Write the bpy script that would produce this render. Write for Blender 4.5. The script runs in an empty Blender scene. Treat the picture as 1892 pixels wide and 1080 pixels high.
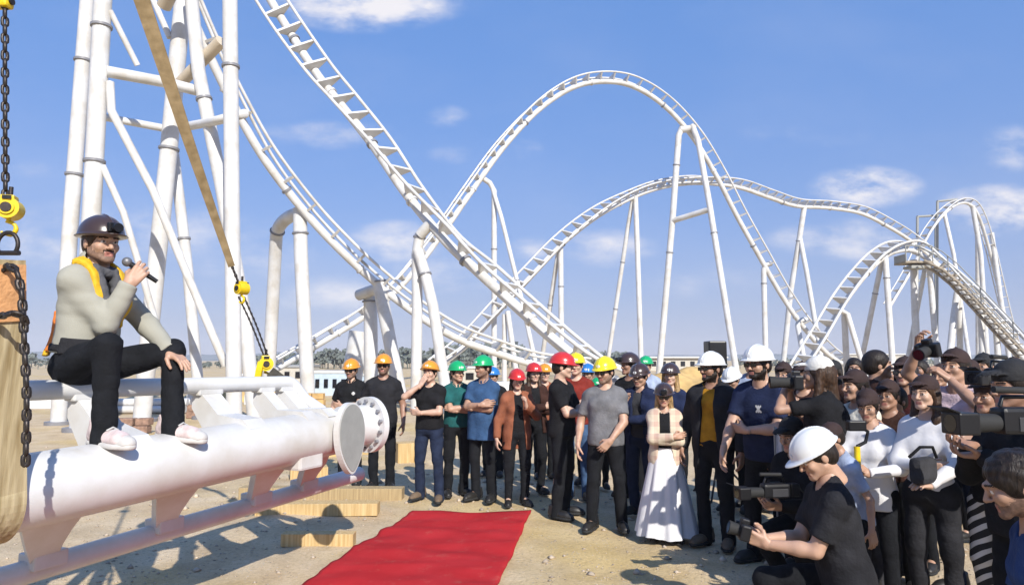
import bpy, bmesh, math, random
import numpy as np
from mathutils import Vector, Matrix, Quaternion
random.seed(7)
RNG = np.random.RandomState(11)
PI = math.pi
R = math.radians
scene = bpy.context.scene
COL = scene.collection

# ------------------------------------------------------------------ camera
FPX, CX, CY = 1250.0, 946.0, 540.0
HC = 1.78
PITCH = math.atan(122 / FPX)
CP, SP = math.cos(PITCH), math.sin(PITCH)
cd = bpy.data.cameras.new("camera")
cam = bpy.data.objects.new("camera", cd)
COL.objects.link(cam)
cam.location = (0, 0, HC)
cam.rotation_euler = (PI / 2 + PITCH, 0, 0)
cd.sensor_width = 36
cd.lens = 36 * FPX / 1892
cd.clip_start = 0.05
cd.clip_end = 9000
scene.camera = cam


def P(px, py, Y):
    """World point at world distance Y on the sight line through a photo pixel."""
    xn, yn = (px - CX) / FPX, (CY - py) / FPX
    t = Y / (CP - yn * SP)
    return Vector((xn * t, Y, HC + t * (SP + yn * CP)))


def G(px, py):
    xn, yn = (px - CX) / FPX, (CY - py) / FPX
    t = -HC / (SP + yn * CP)
    return Vector((xn * t, t * (CP - yn * SP), 0))


def BASE(px, Y, z=0.0):
    """Ground point at world distance Y seen in the photo column px."""
    dep = Y * CP + (z - HC) * SP
    return Vector(((px - CX) / FPX * dep, Y, z))


# ------------------------------------------------------------------ objects
def tag(o, label=None, cat=None, group=None, kind=None):
    if label: o["label"] = label
    if cat: o["category"] = cat
    if group: o["group"] = group
    if kind: o["kind"] = kind
    return o


def link(o, parent=None):
    COL.objects.link(o)
    if parent is not None:
        o.parent = parent
    return o


def empty(name, label, cat, loc=(0, 0, 0), rz=0, group=None):
    o = bpy.data.objects.new(name, None)
    o.empty_display_size = 0.1
    o.location = loc
    o.rotation_euler = (0, 0, rz)
    link(o)
    return tag(o, label, cat, group)


def np_mesh(name, V, Q, mats, smooth=True, midx=None):
    me = bpy.data.meshes.new(name)
    n, m = len(V), len(Q)
    me.vertices.add(n)
    me.vertices.foreach_set("co", np.asarray(V, np.float32).ravel())
    me.loops.add(4 * m)
    me.loops.foreach_set("vertex_index", np.asarray(Q, np.int32).ravel())
    me.polygons.add(m)
    me.polygons.foreach_set("loop_start", np.arange(0, 4 * m, 4, dtype=np.int32))
    if smooth:
        me.polygons.foreach_set("use_smooth", np.ones(m, bool))
    for mt in mats:
        me.materials.append(mt)
    if midx is not None:
        me.polygons.foreach_set("material_index", np.asarray(midx, np.int32))
    me.update(calc_edges=True)
    return me


class MB:
    """Collects shapes; build() links them as one mesh object."""

    def __init__(s):
        s.v, s.f, s.sm = [], [], []

    def add(s, vs, fs, smooth=False):
        b = len(s.v)
        s.v += [tuple(v) for v in vs]
        for f in fs:
            s.f.append([b + i for i in f]); s.sm.append(smooth)
        return s

    def box(s, c, size, M=None, bev=0.0):
        hx, hy, hz = size[0] / 2, size[1] / 2, size[2] / 2
        bm = bmesh.new()
        bmesh.ops.create_cube(bm, size=1)
        for v in bm.verts:
            v.co = Vector((v.co.x * size[0], v.co.y * size[1], v.co.z * size[2]))
        if bev > 0:
            bmesh.ops.bevel(bm, geom=list(bm.edges), offset=bev, segments=2, affect='EDGES', profile=0.6)
        c = Vector(c)
        for v in bm.verts:
            v.co = (M @ v.co if M is not None else v.co) + c
        bm.verts.index_update()
        s.add([v.co for v in bm.verts], [[v.index for v in f.verts] for f in bm.faces])
        bm.free()
        return s

    def prism(s, poly, ext, smooth=False):
        """poly: list of 3D points (planar), ext: extrusion vector."""
        n = len(poly)
        e = Vector(ext)
        vs = [Vector(p) for p in poly] + [Vector(p) + e for p in poly]
        fs = [list(range(n))[::-1], list(range(n, 2 * n))]
        for i in range(n):
            j = (i + 1) % n
            fs.append([i, j, n + j, n + i])
        return s.add(vs, fs, smooth)

    def tube(s, pts, r, n=12, caps=True, rad=None):
        pts = [Vector(p) for p in pts]
        m = len(pts)
        rings = []
        up = None
        for i, p in enumerate(pts):
            a = pts[max(0, i - 1)]; b = pts[min(m - 1, i + 1)]
            t = (b - a).normalized()
            if up is None:
                up = Vector((0, 0, 1)) if abs(t.z) < 0.9 else Vector((1, 0, 0))
            x = t.cross(up)
            if x.length < 1e-5:
                x = t.cross(Vector((0, 1, 0)))
            x.normalize(); y = x.cross(t).normalized(); up = y
            rr = rad[i] if rad else r
            rings.append([p + (x * math.cos(2 * PI * k / n) + y * math.sin(2 * PI * k / n)) * rr for k in range(n)])
        vs = [v for rg in rings for v in rg]
        fs = []
        for i in range(m - 1):
            for k in range(n):
                k2 = (k + 1) % n
                fs.append([i * n + k, i * n + k2, (i + 1) * n + k2, (i + 1) * n + k])
        b = len(s.v)
        s.add(vs, fs, True)
        if caps:
            for i, rev in ((0, True), (m - 1, False)):
                idx = [b + i * n + k for k in range(n)]
                cb = len(s.v)
                s.v += [s.v[q] for q in idx]
                f = list(range(cb, cb + n))
                s.f.append(f[::-1] if rev else f); s.sm.append(False)
        return s

    def cyl(s, a, b, r, n=16):
        return s.tube([a, b], r, n)

    def build(s, name, mat, parent=None, label=None):
        me = bpy.data.meshes.new(name)
        me.from_pydata(s.v, [], s.f)
        me.polygons.foreach_set("use_smooth", s.sm)
        for m in (mat if isinstance(mat, (list, tuple)) else [mat]):
            me.materials.append(m)
        me.update()
        bm = bmesh.new(); bm.from_mesh(me)
        bmesh.ops.recalc_face_normals(bm, faces=bm.faces)
        bm.to_mesh(me); bm.free()
        o = bpy.data.objects.new(name, me)
        link(o, parent)
        if label: o["label"] = label
        return o


def spline(pts, step):
    """Catmull-Rom through vectors (any dimension, first three are the position), resampled evenly."""
    A = np.array([list(p) for p in pts], float)
    A = np.vstack([2 * A[0] - A[1], A, 2 * A[-1] - A[-2]])
    out = []
    for i in range(1, len(A) - 2):
        p0, p1, p2, p3 = A[i - 1], A[i], A[i + 1], A[i + 2]
        for t in np.linspace(0, 1, 24, endpoint=False):
            out.append(0.5 * ((2 * p1) + (-p0 + p2) * t + (2 * p0 - 5 * p1 + 4 * p2 - p3) * t * t + (-p0 + 3 * p1 - 3 * p2 + p3) * t ** 3))
    out.append(A[-2])
    out = np.array(out)
    d = np.concatenate([[0], np.cumsum(np.linalg.norm(np.diff(out[:, :3], axis=0), axis=1))])
    n = max(2, int(round(d[-1] / step)))
    q = np.linspace(0, d[-1], n + 1)
    return np.stack([np.interp(q, d, out[:, c]) for c in range(out.shape[1])], 1)


# ------------------------------------------------------------------ materials
MATS = {}


def hair_mat(name, col):
    m = bpy.data.materials.new(name); m.use_nodes = True
    nt = m.node_tree; N = nt.nodes; L = nt.links; b = N["Principled BSDF"]; b.inputs["Roughness"].default_value = 0.5; b.inputs["Specular IOR Level"].default_value = 0.3
    tc = N.new("ShaderNodeTexCoord"); mp = N.new("ShaderNodeMapping"); mp.inputs["Scale"].default_value = (110, 110, 16)
    nz = N.new("ShaderNodeTexNoise"); nz.inputs["Scale"].default_value = 1.0; nz.inputs["Detail"].default_value = 6; nz.inputs["Distortion"].default_value = 0.6
    L.new(tc.outputs["Object"], mp.inputs["Vector"]); L.new(mp.outputs["Vector"], nz.inputs["Vector"])
    rp = N.new("ShaderNodeValToRGB"); e = rp.color_ramp.elements
    e[0].position = 0.35; e[0].color = (*[x * .45 for x in col], 1); e[1].position = 0.68; e[1].color = (*[min(1, x * 1.35) for x in col], 1)
    L.new(nz.outputs["Fac"], rp.inputs["Fac"]); L.new(rp.outputs["Color"], b.inputs["Base Color"])
    bp = N.new("ShaderNodeBump"); bp.inputs["Strength"].default_value = 0.55; bp.inputs["Distance"].default_value = 0.01
    L.new(nz.outputs["Fac"], bp.inputs["Height"]); L.new(bp.outputs["Normal"], b.inputs["Normal"])
    return m


def mat(name, col, rough=0.6, metal=0.0, noise=0.08, nscale=6.0, bump=0.0, bscale=40.0, spec=0.5, sub=0.0, coat=0.0):
    if name in MATS: return MATS[name]
    m = bpy.data.materials.new(name); m.use_nodes = True
    nt = m.node_tree; N = nt.nodes; L = nt.links
    b = N["Principled BSDF"]
    b.inputs["Roughness"].default_value = rough
    b.inputs["Metallic"].default_value = metal
    b.inputs["Specular IOR Level"].default_value = spec
    if coat: b.inputs["Coat Weight"].default_value = coat; b.inputs["Coat Roughness"].default_value = 0.15
    if sub:
        b.inputs["Subsurface Weight"].default_value = sub
        b.inputs["Subsurface Radius"].default_value = (0.012, 0.005, 0.003)
        b.inputs["Subsurface Scale"].default_value = 0.5
    tc = N.new("ShaderNodeTexCoord")
    if noise > 0:
        nz = N.new("ShaderNodeTexNoise"); nz.inputs["Scale"].default_value = nscale; nz.inputs["Detail"].default_value = 6
        L.new(tc.outputs["Object"], nz.inputs["Vector"])
        rp = N.new("ShaderNodeValToRGB")
        c = Vector(col[:3]) * .80
        rp.color_ramp.elements[0].position = 0.3; rp.color_ramp.elements[1].position = 0.7
        rp.color_ramp.elements[0].color = (*[max(0, x * (1 - noise)) for x in c], 1)
        rp.color_ramp.elements[1].color = (*[min(1, x * (1 + noise)) for x in c], 1)
        L.new(nz.outputs["Fac"], rp.inputs["Fac"]); L.new(rp.outputs["Color"], b.inputs["Base Color"])
    else:
        b.inputs["Base Color"].default_value = (*[x * .8 for x in col[:3]], 1)
    if bump > 0:
        n2 = N.new("ShaderNodeTexNoise"); n2.inputs["Scale"].default_value = bscale; n2.inputs["Detail"].default_value = 5
        L.new(tc.outputs["Object"], n2.inputs["Vector"])
        bp = N.new("ShaderNodeBump"); bp.inputs["Strength"].default_value = bump; bp.inputs["Distance"].default_value = 0.02
        L.new(n2.outputs["Fac"], bp.inputs["Height"]); L.new(bp.outputs["Normal"], b.inputs["Normal"])
    MATS[name] = m
    return m


def steel_paint():
    """White coaster paint with faint dust streaks."""
    m = mat("white_steel_paint", (0.80, 0.80, 0.785), rough=0.38, noise=0.0, coat=0.15)
    nt = m.node_tree; N = nt.nodes; L = nt.links; b = N["Principled BSDF"]
    tc = N["Texture Coordinate"]
    nz = N.new("ShaderNodeTexNoise"); nz.inputs["Scale"].default_value = 1.3; nz.inputs["Detail"].default_value = 8; nz.inputs["Roughness"].default_value = 0.65
    L.new(tc.outputs["Object"], nz.inputs["Vector"])
    rp = N.new("ShaderNodeValToRGB")
    rp.color_ramp.elements[0].position = 0.35; rp.color_ramp.elements[0].color = (0.50, 0.475, 0.43, 1)
    rp.color_ramp.elements[1].position = 0.56; rp.color_ramp.elements[1].color = (0.615, 0.615, 0.61, 1)
    L.new(nz.outputs["Fac"], rp.inputs["Fac"]); L.new(rp.outputs["Color"], b.inputs["Base Color"])
    n2 = N.new("ShaderNodeTexNoise"); n2.inputs["Scale"].default_value = 9; n2.inputs["Detail"].default_value = 6
    L.new(tc.outputs["Object"], n2.inputs["Vector"])
    mr = N.new("ShaderNodeMapRange"); mr.inputs["To Min"].default_value = 0.28; mr.inputs["To Max"].default_value = 0.55
    L.new(n2.outputs["Fac"], mr.inputs["Value"]); L.new(mr.outputs["Result"], b.inputs["Roughness"])
    return m


WHITE = steel_paint()
TANWHITE = mat("shade_tan_steel", (0.66, 0.56, 0.42), rough=0.5, noise=0.15, nscale=2.0)  # tan colour paints in the shade on the tower's white diagonal struts
GREYPLATE = mat("grey_steel", (0.36, 0.365, 0.34), rough=0.6, noise=0.08, nscale=12)  # end plate: shade put into the grey; handrails and access tower are plain grey
DARKRING = mat("flange_joint", (0.25, 0.25, 0.27), rough=0.5, noise=0.1)
BLACKPL = mat("black_plastic", (0.010, 0.010, 0.012), rough=0.4, noise=0.2, spec=.35)
BLACKRUB = mat("black_rubber", (0.02, 0.02, 0.02), rough=0.8, noise=0.2)
GLASSY = mat("dark_lens", (0.01, 0.01, 0.015), rough=0.05, noise=0)
CHAINM = mat("dark_chain_steel", (0.06, 0.05, 0.045), rough=0.45, metal=0.7, noise=0.3, nscale=60)
YELLOWP = mat("yellow_hoist_paint", (0.85, 0.60, 0.01), rough=0.4, noise=0.12, nscale=14)
ORANGEW = mat("orange_sleeve", (0.70, 0.36, 0.15), rough=0.75, noise=0.15, nscale=10, bump=0.4)


def webbing(name, c1, c2, plain=False):
    m = bpy.data.materials.new(name); m.use_nodes = True
    nt = m.node_tree; N = nt.nodes; L = nt.links; b = N["Principled BSDF"]
    b.inputs["Roughness"].default_value = 0.85
    tc = N.new("ShaderNodeTexCoord")
    mp = N.new("ShaderNodeMapping"); mp.inputs["Scale"].default_value = (14, 14, 14) if plain else (40, 40, 2.2)
    nz = N.new("ShaderNodeTexNoise"); nz.inputs["Scale"].default_value = 1.0; nz.inputs["Detail"].default_value = 7
    L.new(tc.outputs["Object"], mp.inputs["Vector"]); L.new(mp.outputs["Vector"], nz.inputs["Vector"])
    rp = N.new("ShaderNodeValToRGB")
    rp.color_ramp.elements[0].position = 0.3; rp.color_ramp.elements[0].color = (*[q * .8 for q in c1], 1)
    rp.color_ramp.elements[1].position = 0.68; rp.color_ramp.elements[1].color = (*[q * .8 for q in c2], 1)
    L.new(nz.outputs["Fac"], rp.inputs["Fac"]); L.new(rp.outputs["Color"], b.inputs["Base Color"])
    bp = N.new("ShaderNodeBump"); bp.inputs["Strength"].default_value = 0.5; bp.inputs["Distance"].default_value = 0.01
    L.new(nz.outputs["Fac"], bp.inputs["Height"]); L.new(bp.outputs["Normal"], b.inputs["Normal"])
    return m


WEB = webbing("worn_beige_webbing", (0.30, 0.22, 0.10), (0.60, 0.50, 0.30))
WEBTAN = webbing("worn_tan_webbing", (0.21, 0.145, 0.065), (0.34, 0.245, 0.125), True)
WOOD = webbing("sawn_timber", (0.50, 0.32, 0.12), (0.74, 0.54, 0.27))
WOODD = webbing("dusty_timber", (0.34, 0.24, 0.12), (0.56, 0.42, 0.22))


# ------------------------------------------------------------------ signed distance fields -> smooth meshes
class Field:
    def __init__(s, lo, hi, h):
        s.h = h
        s.lo = np.array(lo, float) - 2 * h
        n = np.ceil((np.array(hi, float) + 2 * h - s.lo) / h).astype(int) + 1
        s.ax = [s.lo[i] + h * np.arange(n[i]) for i in range(3)]
        s.d = np.full(tuple(n), 1.0, np.float32)

    def sl(s, lo, hi):
        r = []
        for i in range(3):
            a = int(max(0, math.floor((lo[i] - s.lo[i]) / s.h)))
            b = int(min(len(s.ax[i]), math.ceil((hi[i] - s.lo[i]) / s.h) + 1))
            if b <= a: return None
            r.append(slice(a, b))
        return tuple(r)

    def xyz(s, sl):
        return (s.ax[0][sl[0]][:, None, None], s.ax[1][sl[1]][None, :, None], s.ax[2][sl[2]][None, None, :])

    def comb(s, sl, n, k, mode):
        D = s.d[sl]
        if mode == "add":
            if k > 0:
                hh = np.maximum(k - np.abs(D - n), 0) / k
                s.d[sl] = np.minimum(D, n) - hh * hh * k * 0.25
            else:
                s.d[sl] = np.minimum(D, n)
        else:
            n = -n
            if k > 0:
                hh = np.maximum(k - np.abs(D - n), 0) / k
                s.d[sl] = np.maximum(D, n) + hh * hh * k * 0.25
            else:
                s.d[sl] = np.maximum(D, n)

    def cone(s, a, b, r1, r2, k=0.0, mode="add", cut=None):
        a = np.array(a, float); b = np.array(b, float)
        rm = max(r1, r2) + k + 3 * s.h
        sl = s.sl(np.minimum(a, b) - rm, np.maximum(a, b) + rm)
        if sl is None: return s
        X, Y, Z = s.xyz(sl)
        ba = b - a; L2 = max(1e-9, float(ba @ ba))
        t = np.clip(((X - a[0]) * ba[0] + (Y - a[1]) * ba[1] + (Z - a[2]) * ba[2]) / L2, 0, 1)
        n = np.sqrt((X - a[0] - t * ba[0]) ** 2 + (Y - a[1] - t * ba[1]) ** 2 + (Z - a[2] - t * ba[2]) ** 2) - (r1 + (r2 - r1) * t)
        if cut is not None:      # flat end: keep the part before fraction `cut` of a->b
            L = math.sqrt(L2)
            pl = ((X - a[0]) * ba[0] + (Y - a[1]) * ba[1] + (Z - a[2]) * ba[2]) / L - cut * L
            n = np.maximum(n, pl)
        s.comb(sl, n.astype(np.float32), k, mode)
        return s

    def ball(s, c, r, k=0.0, mode="add", M=None):
        c = np.array(c, float); r = np.array(r if hasattr(r, "__len__") else (r, r, r), float)
        rm = r.max() + k + 3 * s.h
        sl = s.sl(c - rm, c + rm)
        if sl is None: return s
        X, Y, Z = s.xyz(sl)
        x, y, z = X - c[0], Y - c[1], Z - c[2]
        if M is not None:        # columns of M are the ellipsoid's axes
            M = np.array(M)
            x, y, z = (x * M[0, i] + y * M[1, i] + z * M[2, i] for i in range(3))
        k0 = np.sqrt((x / r[0]) ** 2 + (y / r[1]) ** 2 + (z / r[2]) ** 2)
        k1 = np.sqrt((x / r[0] ** 2) ** 2 + (y / r[1] ** 2) ** 2 + (z / r[2] ** 2) ** 2) + 1e-9
        s.comb(sl, (k0 * (k0 - 1) / k1).astype(np.float32), k, mode)
        return s

    def plane(s, p, n):
        """Keep the side the normal points away from."""
        X, Y, Z = s.xyz((slice(None),) * 3)
        s.d = np.maximum(s.d, ((X - p[0]) * n[0] + (Y - p[1]) * n[1] + (Z - p[2]) * n[2]).astype(np.float32))
        return s

    def folds(s, amp, seed, f=26.0):
        rs = np.random.RandomState(seed)
        X, Y, Z = s.xyz((slice(None),) * 3)
        w = 0
        for i in range(3):
            v = rs.normal(size=3); v /= np.linalg.norm(v); v[2] *= 1.4
            ff = f * (0.7 + 0.8 * i)
            ph = rs.uniform(0, 6.28, 3)
            q = (X * v[0] + Y * v[1] + Z * v[2]) * ff + ph[0] + 1.3 * np.sin(X * ff * 0.45 + ph[1]) + 1.3 * np.sin(Z * ff * 0.4 + ph[2] + Y * 9)
            w = w + (1.25 - 2.1 * np.abs(np.sin(q * .5)) ** .6) / (1 + 0.55 * i)
        s.d = (s.d + amp * 0.55 * w).astype(np.float32)
        return s

    def mesh(s, relax=1):
        d = s.d
        ins = d < 0
        nx, ny, nz = d.shape
        c = [ins[i:nx - 1 + i, j:ny - 1 + j, k:nz - 1 + k] for i in (0, 1) for j in (0, 1) for k in (0, 1)]
        tot = sum(x.astype(np.int8) for x in c)
        act = (tot > 0) & (tot < 8)
        I = np.argwhere(act)
        idx = np.full(act.shape, -1, np.int32)
        idx[act] = np.arange(len(I))
        acc = np.zeros((len(I), 3)); cnt = np.zeros(len(I))
        offs = [(i, j, k) for i in (0, 1) for j in (0, 1) for k in (0, 1)]
        for oa in offs:
            for axis in range(3):
                if oa[axis] == 1: continue
                ob = list(oa); ob[axis] = 1
                va = d[I[:, 0] + oa[0], I[:, 1] + oa[1], I[:, 2] + oa[2]]
                vb = d[I[:, 0] + ob[0], I[:, 1] + ob[1], I[:, 2] + ob[2]]
                m = (va < 0) != (vb < 0)
                t = np.where(m, va / np.where(np.abs(va - vb) < 1e-12, 1, va - vb), 0)
                p = np.tile(np.array(oa, float), (len(I), 1)); p[:, axis] = t
                acc += np.where(m[:, None], p, 0); cnt += m
        V = s.lo + s.h * (I + acc / np.maximum(cnt, 1)[:, None])
        quads = []
        for axis in range(3):
            sh = [slice(None)] * 3; sa = list(sh); sb = list(sh)
            sa[axis] = slice(0, -1); sb[axis] = slice(1, None)
            A, B = ins[tuple(sa)], ins[tuple(sb)]
            E = np.argwhere(A != B)
            u, w = (axis + 1) % 3, (axis + 2) % 3
            ok = (E[:, u] > 0) & (E[:, w] > 0) & (E[:, u] < d.shape[u] - 1) & (E[:, w] < d.shape[w] - 1)
            E = E[ok]
            flip = ~A[E[:, 0], E[:, 1], E[:, 2]]
            q = []
            for du, dw in ((1, 1), (0, 1), (0, 0), (1, 0)):
                C = E.copy(); C[:, u] -= du; C[:, w] -= dw
                q.append(idx[C[:, 0], C[:, 1], C[:, 2]])
            q = np.stack(q, 1)
            q[flip] = q[flip][:, ::-1]
            quads.append(q)
        Q = np.concatenate(quads)
        Q = Q[(Q >= 0).all(1)]
        for _ in range(relax):
            S = np.zeros_like(V); n = np.zeros(len(V))
            for a, b in ((0, 1), (1, 2), (2, 3), (3, 0)):
                np.add.at(S, Q[:, a], V[Q[:, b]]); np.add.at(n, Q[:, a], 1)
                np.add.at(S, Q[:, b], V[Q[:, a]]); np.add.at(n, Q[:, b], 1)
            V = V * 0.5 + 0.5 * S / np.maximum(n, 1)[:, None]
        return V, Q
# ------------------------------------------------------------------ people
def V3(*a): return np.array(a, float)
def nrm(v): v = np.asarray(v, float); return v / max(1e-9, np.linalg.norm(v))
def rotx(a): c, s = math.cos(a), math.sin(a); return np.array([[1, 0, 0], [0, c, -s], [0, s, c]])
def roty(a): c, s = math.cos(a), math.sin(a); return np.array([[c, 0, s], [0, 1, 0], [-s, 0, c]])
def rotz(a): c, s = math.cos(a), math.sin(a); return np.array([[c, -s, 0], [s, c, 0], [0, 0, 1]])


def skin_mat(i):
    tones = [(0.56, 0.34, 0.235), (0.47, 0.275, 0.185), (0.62, 0.40, 0.29), (0.38, 0.21, 0.14), (0.52, 0.30, 0.20)]
    return mat("skin_tone_%d" % i, tones[i], rough=0.5, noise=0.10, nscale=14, sub=0.08, bump=0.06, bscale=160)


HAIRM = {"dark": hair_mat("dark_hair", (0.018, 0.012, 0.009)), "brown": hair_mat("brown_hair", (0.05, 0.026, 0.014)),
         "blonde": hair_mat("blonde_hair", (0.36, 0.23, 0.10)), "grey": hair_mat("grey_hair", (0.2, 0.18, 0.16))}
LIPM = mat("lips", (0.42, 0.17, 0.13), rough=0.4, noise=0.05)
EYEM = mat("eye_white", (0.72, 0.68, 0.64), rough=0.25, noise=0)
IRISM = mat("eye_iris", (0.02, 0.012, 0.008), rough=0.15, noise=0)


def stubble(i):
    return mat("stubble_tone_%d" % i, tuple(0.45 * a for a in [(0.56, 0.34, 0.235), (0.47, 0.275, 0.185), (0.62, 0.40, 0.29), (0.38, 0.21, 0.14), (0.52, 0.30, 0.20)][i]), rough=0.7, noise=0.3, nscale=90)


def head_field(h, female=False, mouth_open=False):
    f = Field((-.10, -.135, -.19), (.10, .125, .135), h)
    f.ball((0, .018, .03), (.076, .096, .088))
    f.ball((0, -.022, -.035), (.061, .068, .078), k=.03)
    jw = .050 if female else .056
    for s in (-1, 1):
        f.cone((s * jw, .0, -.055), (s * .022, -.072, -.094), .018, .016, k=.022)
        f.ball((s * .040, -.066, -.026), (.024, .022, .022), k=.026)
    f.ball((0, -.078, -.098), (.021, .018, .018), k=.025)
    f.cone((-.046, -.076, .024), (0, -.090, .022), .010, .012, k=.014)
    f.cone((.046, -.076, .024), (0, -.090, .022), .010, .012, k=.014)
    for s in (-1, 1):
        f.ball((s * .032, -.100, .002), (.019, .016, .013), k=.014, mode="sub")
    f.cone((0, -.088, .012), (0, -.114, -.030), .008, .012, k=.010)
    for s in (-1, 1):
        f.ball((s * .012, -.101, -.034), (.008, .009, .007), k=.007)
        f.ball((s * .032, -.080, .002), .0135, k=.003)
        f.cone((s * .021, -.088, .011), (s * .044, -.080, .009), .0045, .004, k=.004)
        f.ball((s * .079, .016, -.008), (.010, .021, .032), k=.007)
    f.cone((-.020, -.086, -.061), (.020, -.086, -.061), .0075, .0075, k=.006)
    f.cone((-.017, -.085, -.072), (.017, -.085, -.072), .008, .008, k=.006)
    if mouth_open:
        f.ball((0, -.095, -.067), (.014, .012, .0045), k=.003, mode="sub")
    rn = .047 if female else .056
    f.cone((0, .022, -.06), (0, .035, -.175), rn, rn + .004, k=.03)
    return f


_HEAD = {}


def head_mesh(h, female, beard, mo=False):
    key = (h, female, beard, mo)
    if key in _HEAD: return _HEAD[key]
    V, Q = head_field(h, female, mo).mesh(1)
    C = V[Q].mean(1)
    mi = np.zeros(len(Q), np.int32)
    ax = np.abs(C[:, 0])
    lips = (ax < .024) & (C[:, 1] < -.084) & (C[:, 2] < -.054) & (C[:, 2] > -.080)
    if beard in ("full", "stubble", "moustache"):
        full = (C[:, 2] < -.046) & (C[:, 1] < .01) & (C[:, 2] > -.13) & ~((ax > .03) & (C[:, 2] > -.058) & (C[:, 1] < -.05))
        side = (ax > .055) & (C[:, 2] < -.02) & (C[:, 2] > -.1) & (C[:, 1] < .004) & (C[:, 1] > -.03)
        mous = (ax < .030) & (C[:, 1] < -.080) & (C[:, 2] < -.042) & (C[:, 2] > -.057)
        if beard == "moustache":
            mi[full | side] = 5; mi[mous] = 4
        elif beard == "full":
            mi[full | side | mous] = 4
        else:
            mi[full | side | mous] = 5
    mi[lips] = 1
    for s in (-1, 1):
        e = (np.abs(C[:, 0] - s * .032) < .014) & (np.abs(C[:, 2] - .001) < .0065) & (C[:, 1] < -.084)
        mi[e] = 2
        ir = ((C[:, 0] - s * .032) ** 2 + (C[:, 2] - .002) ** 2 < .0062 ** 2) & (C[:, 1] < -.08)
        mi[ir] = 3
        eb = (np.abs(C[:, 0] - s * .034) < .021) & (np.abs(C[:, 2] - (.027 - .10 * np.abs(np.abs(C[:, 0]) - .034))) < .0048) & (C[:, 1] < -.07)
        mi[eb] = 4
    _HEAD[key] = (V, Q, mi)
    return _HEAD[key]


def hand_mesh(h, side, curl, spread=0.06, thumb=0.5):
    """Hand in its own frame: x towards the fingers, y towards the thumb, z out of the palm."""
    f = Field((-.05, -.075, -.04), (.20, .085, .10), h)
    base = [(.092, .031, .0), (.096, .0105, .002), (.092, -.0105, .001), (.084, -.030, -.001)]
    lens = [.070, .078, .073, .056]
    for b in base:
        f.cone((0, b[1] * .55, 0), b, .019, .0125, k=.010)
    f.cone((-.035, 0, 0), (.01, 0, 0), .0255, .0255, k=.012)
    f.ball((.035, .025, .010), (.03, .016, .016), k=.012)
    for i, b in enumerate(base):
        p = np.array(b, float); a = 0.0
        fan = (1.5 - i) * spread
        c = curl[i] if hasattr(curl, "__len__") else curl
        for q, fr in enumerate((.44, .31, .25)):
            a += c * (0.75, 1.1, 0.8)[q]
            d = np.array([math.cos(a) * math.cos(fan), math.sin(fan) * math.cos(a), math.sin(a)])
            n = p + d * lens[i] * fr
            r1, r2 = ((.0100, .0092), (.0092, .0084), (.0084, .0072))[q]
            if i == 3: r1 *= .88; r2 *= .88
            f.cone(p, n, r1, r2, k=.003)
            p = n
    t0 = np.array([.022, .028, .006]); t1 = t0 + .036 * nrm((.62, .70, .25 + .5 * thumb)); t2 = t1 + .032 * nrm((.85, .25 - .3 * thumb, .2 + .7 * thumb)); t3 = t2 + .026 * nrm((.9, .0 - .4 * thumb, .3 + .6 * thumb))
    f.cone(t0, t1, .0155, .0120, k=.010); f.cone(t1, t2, .0118, .0106, k=.004); f.cone(t2, t3, .0106, .0085, k=.003)
    return f.mesh(1)


_HANDC = {}


def hand_cached(h, curl, spread, thumb):
    key = (h, tuple(curl) if hasattr(curl, "__len__") else curl, spread, thumb)
    if key not in _HANDC: _HANDC[key] = hand_mesh(h, 1, curl, spread, thumb)
    return _HANDC[key]


# ---- shared garments that keep one shape: hats and shoes
def hard_hat_mesh():
    f = Field((-.15, -.20, .0), (.15, .18, .18), .0065)
    f.ball((0, .012, .030), (.116, .142, .122))
    for x in (-.035, 0, .035):
        f.ball((x * 1.0, .012, .030), (.012, .142 + (.007 if x == 0 else .003) - abs(x) * .25, .122 + (.008 if x == 0 else .004) - abs(x) * .25), k=.004)
    f.plane((0, 0, .022), (0, 0, -1))
    f.ball((0, .010, .026), (.132, .158, .011), k=.010)
    f.ball((0, -.055, .024), (.095, .135, .011), k=.010)
    f.ball((0, .012, .005), (.092, .118, .070), k=.004, mode="sub")
    return f.mesh(1)


def cap_mesh():
    f = Field((-.13, -.23, -.02), (.13, .15, .16), .0065)
    f.ball((0, .016, .030), (.090, .110, .100))
    f.plane((0, 0, .012), (0, 0, -1))
    f.ball((0, .016, .010), (.080, .100, .070), k=.004, mode="sub")
    g = Field((-.13, -.23, -.02), (.13, .15, .16), .0065)
    g.ball((0, -.095, .020), (.078, .105, .055))
    g.ball((0, -.095, .010), (.088, .115, .055), mode="sub")
    f.d = np.minimum(f.d, g.d)
    f.ball((0, .016, .132), .010, k=.004)
    return f.mesh(1)


HATV = hard_hat_mesh(); CAPV = cap_mesh()
_HATS = {}


def hat_object(kind, m, parent, M, label=None, name=None):
    key = (kind, m.name)
    if key not in _HATS:
        _HATS[key] = np_mesh("hard_hat" if kind == "hat" else "cap", *(HATV if kind == "hat" else CAPV), [m])
    o = bpy.data.objects.new(name or ("hard_hat" if kind == "hat" else "baseball_cap"), _HATS[key])
    link(o, parent)
    o.matrix_local = M
    return o


def shoe_mesh():
    f = Field((-.06, -.22, -.01), (.06, .10, .15), .009)
    f.cone((0, .045, .045), (0, -.12, .035), .042, .040, k=.02)
    f.cone((0, -.10, .03), (.004, -.165, .024), .043, .034, k=.02)
    f.cone((0, .03, .05), (0, .03, .12), .044, .048, k=.03)
    f.plane((0, 0, .018), (0, 0, -1))
    f.plane((0, 0, .118), (0, 0, 1))
    return f.mesh(1)


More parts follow.
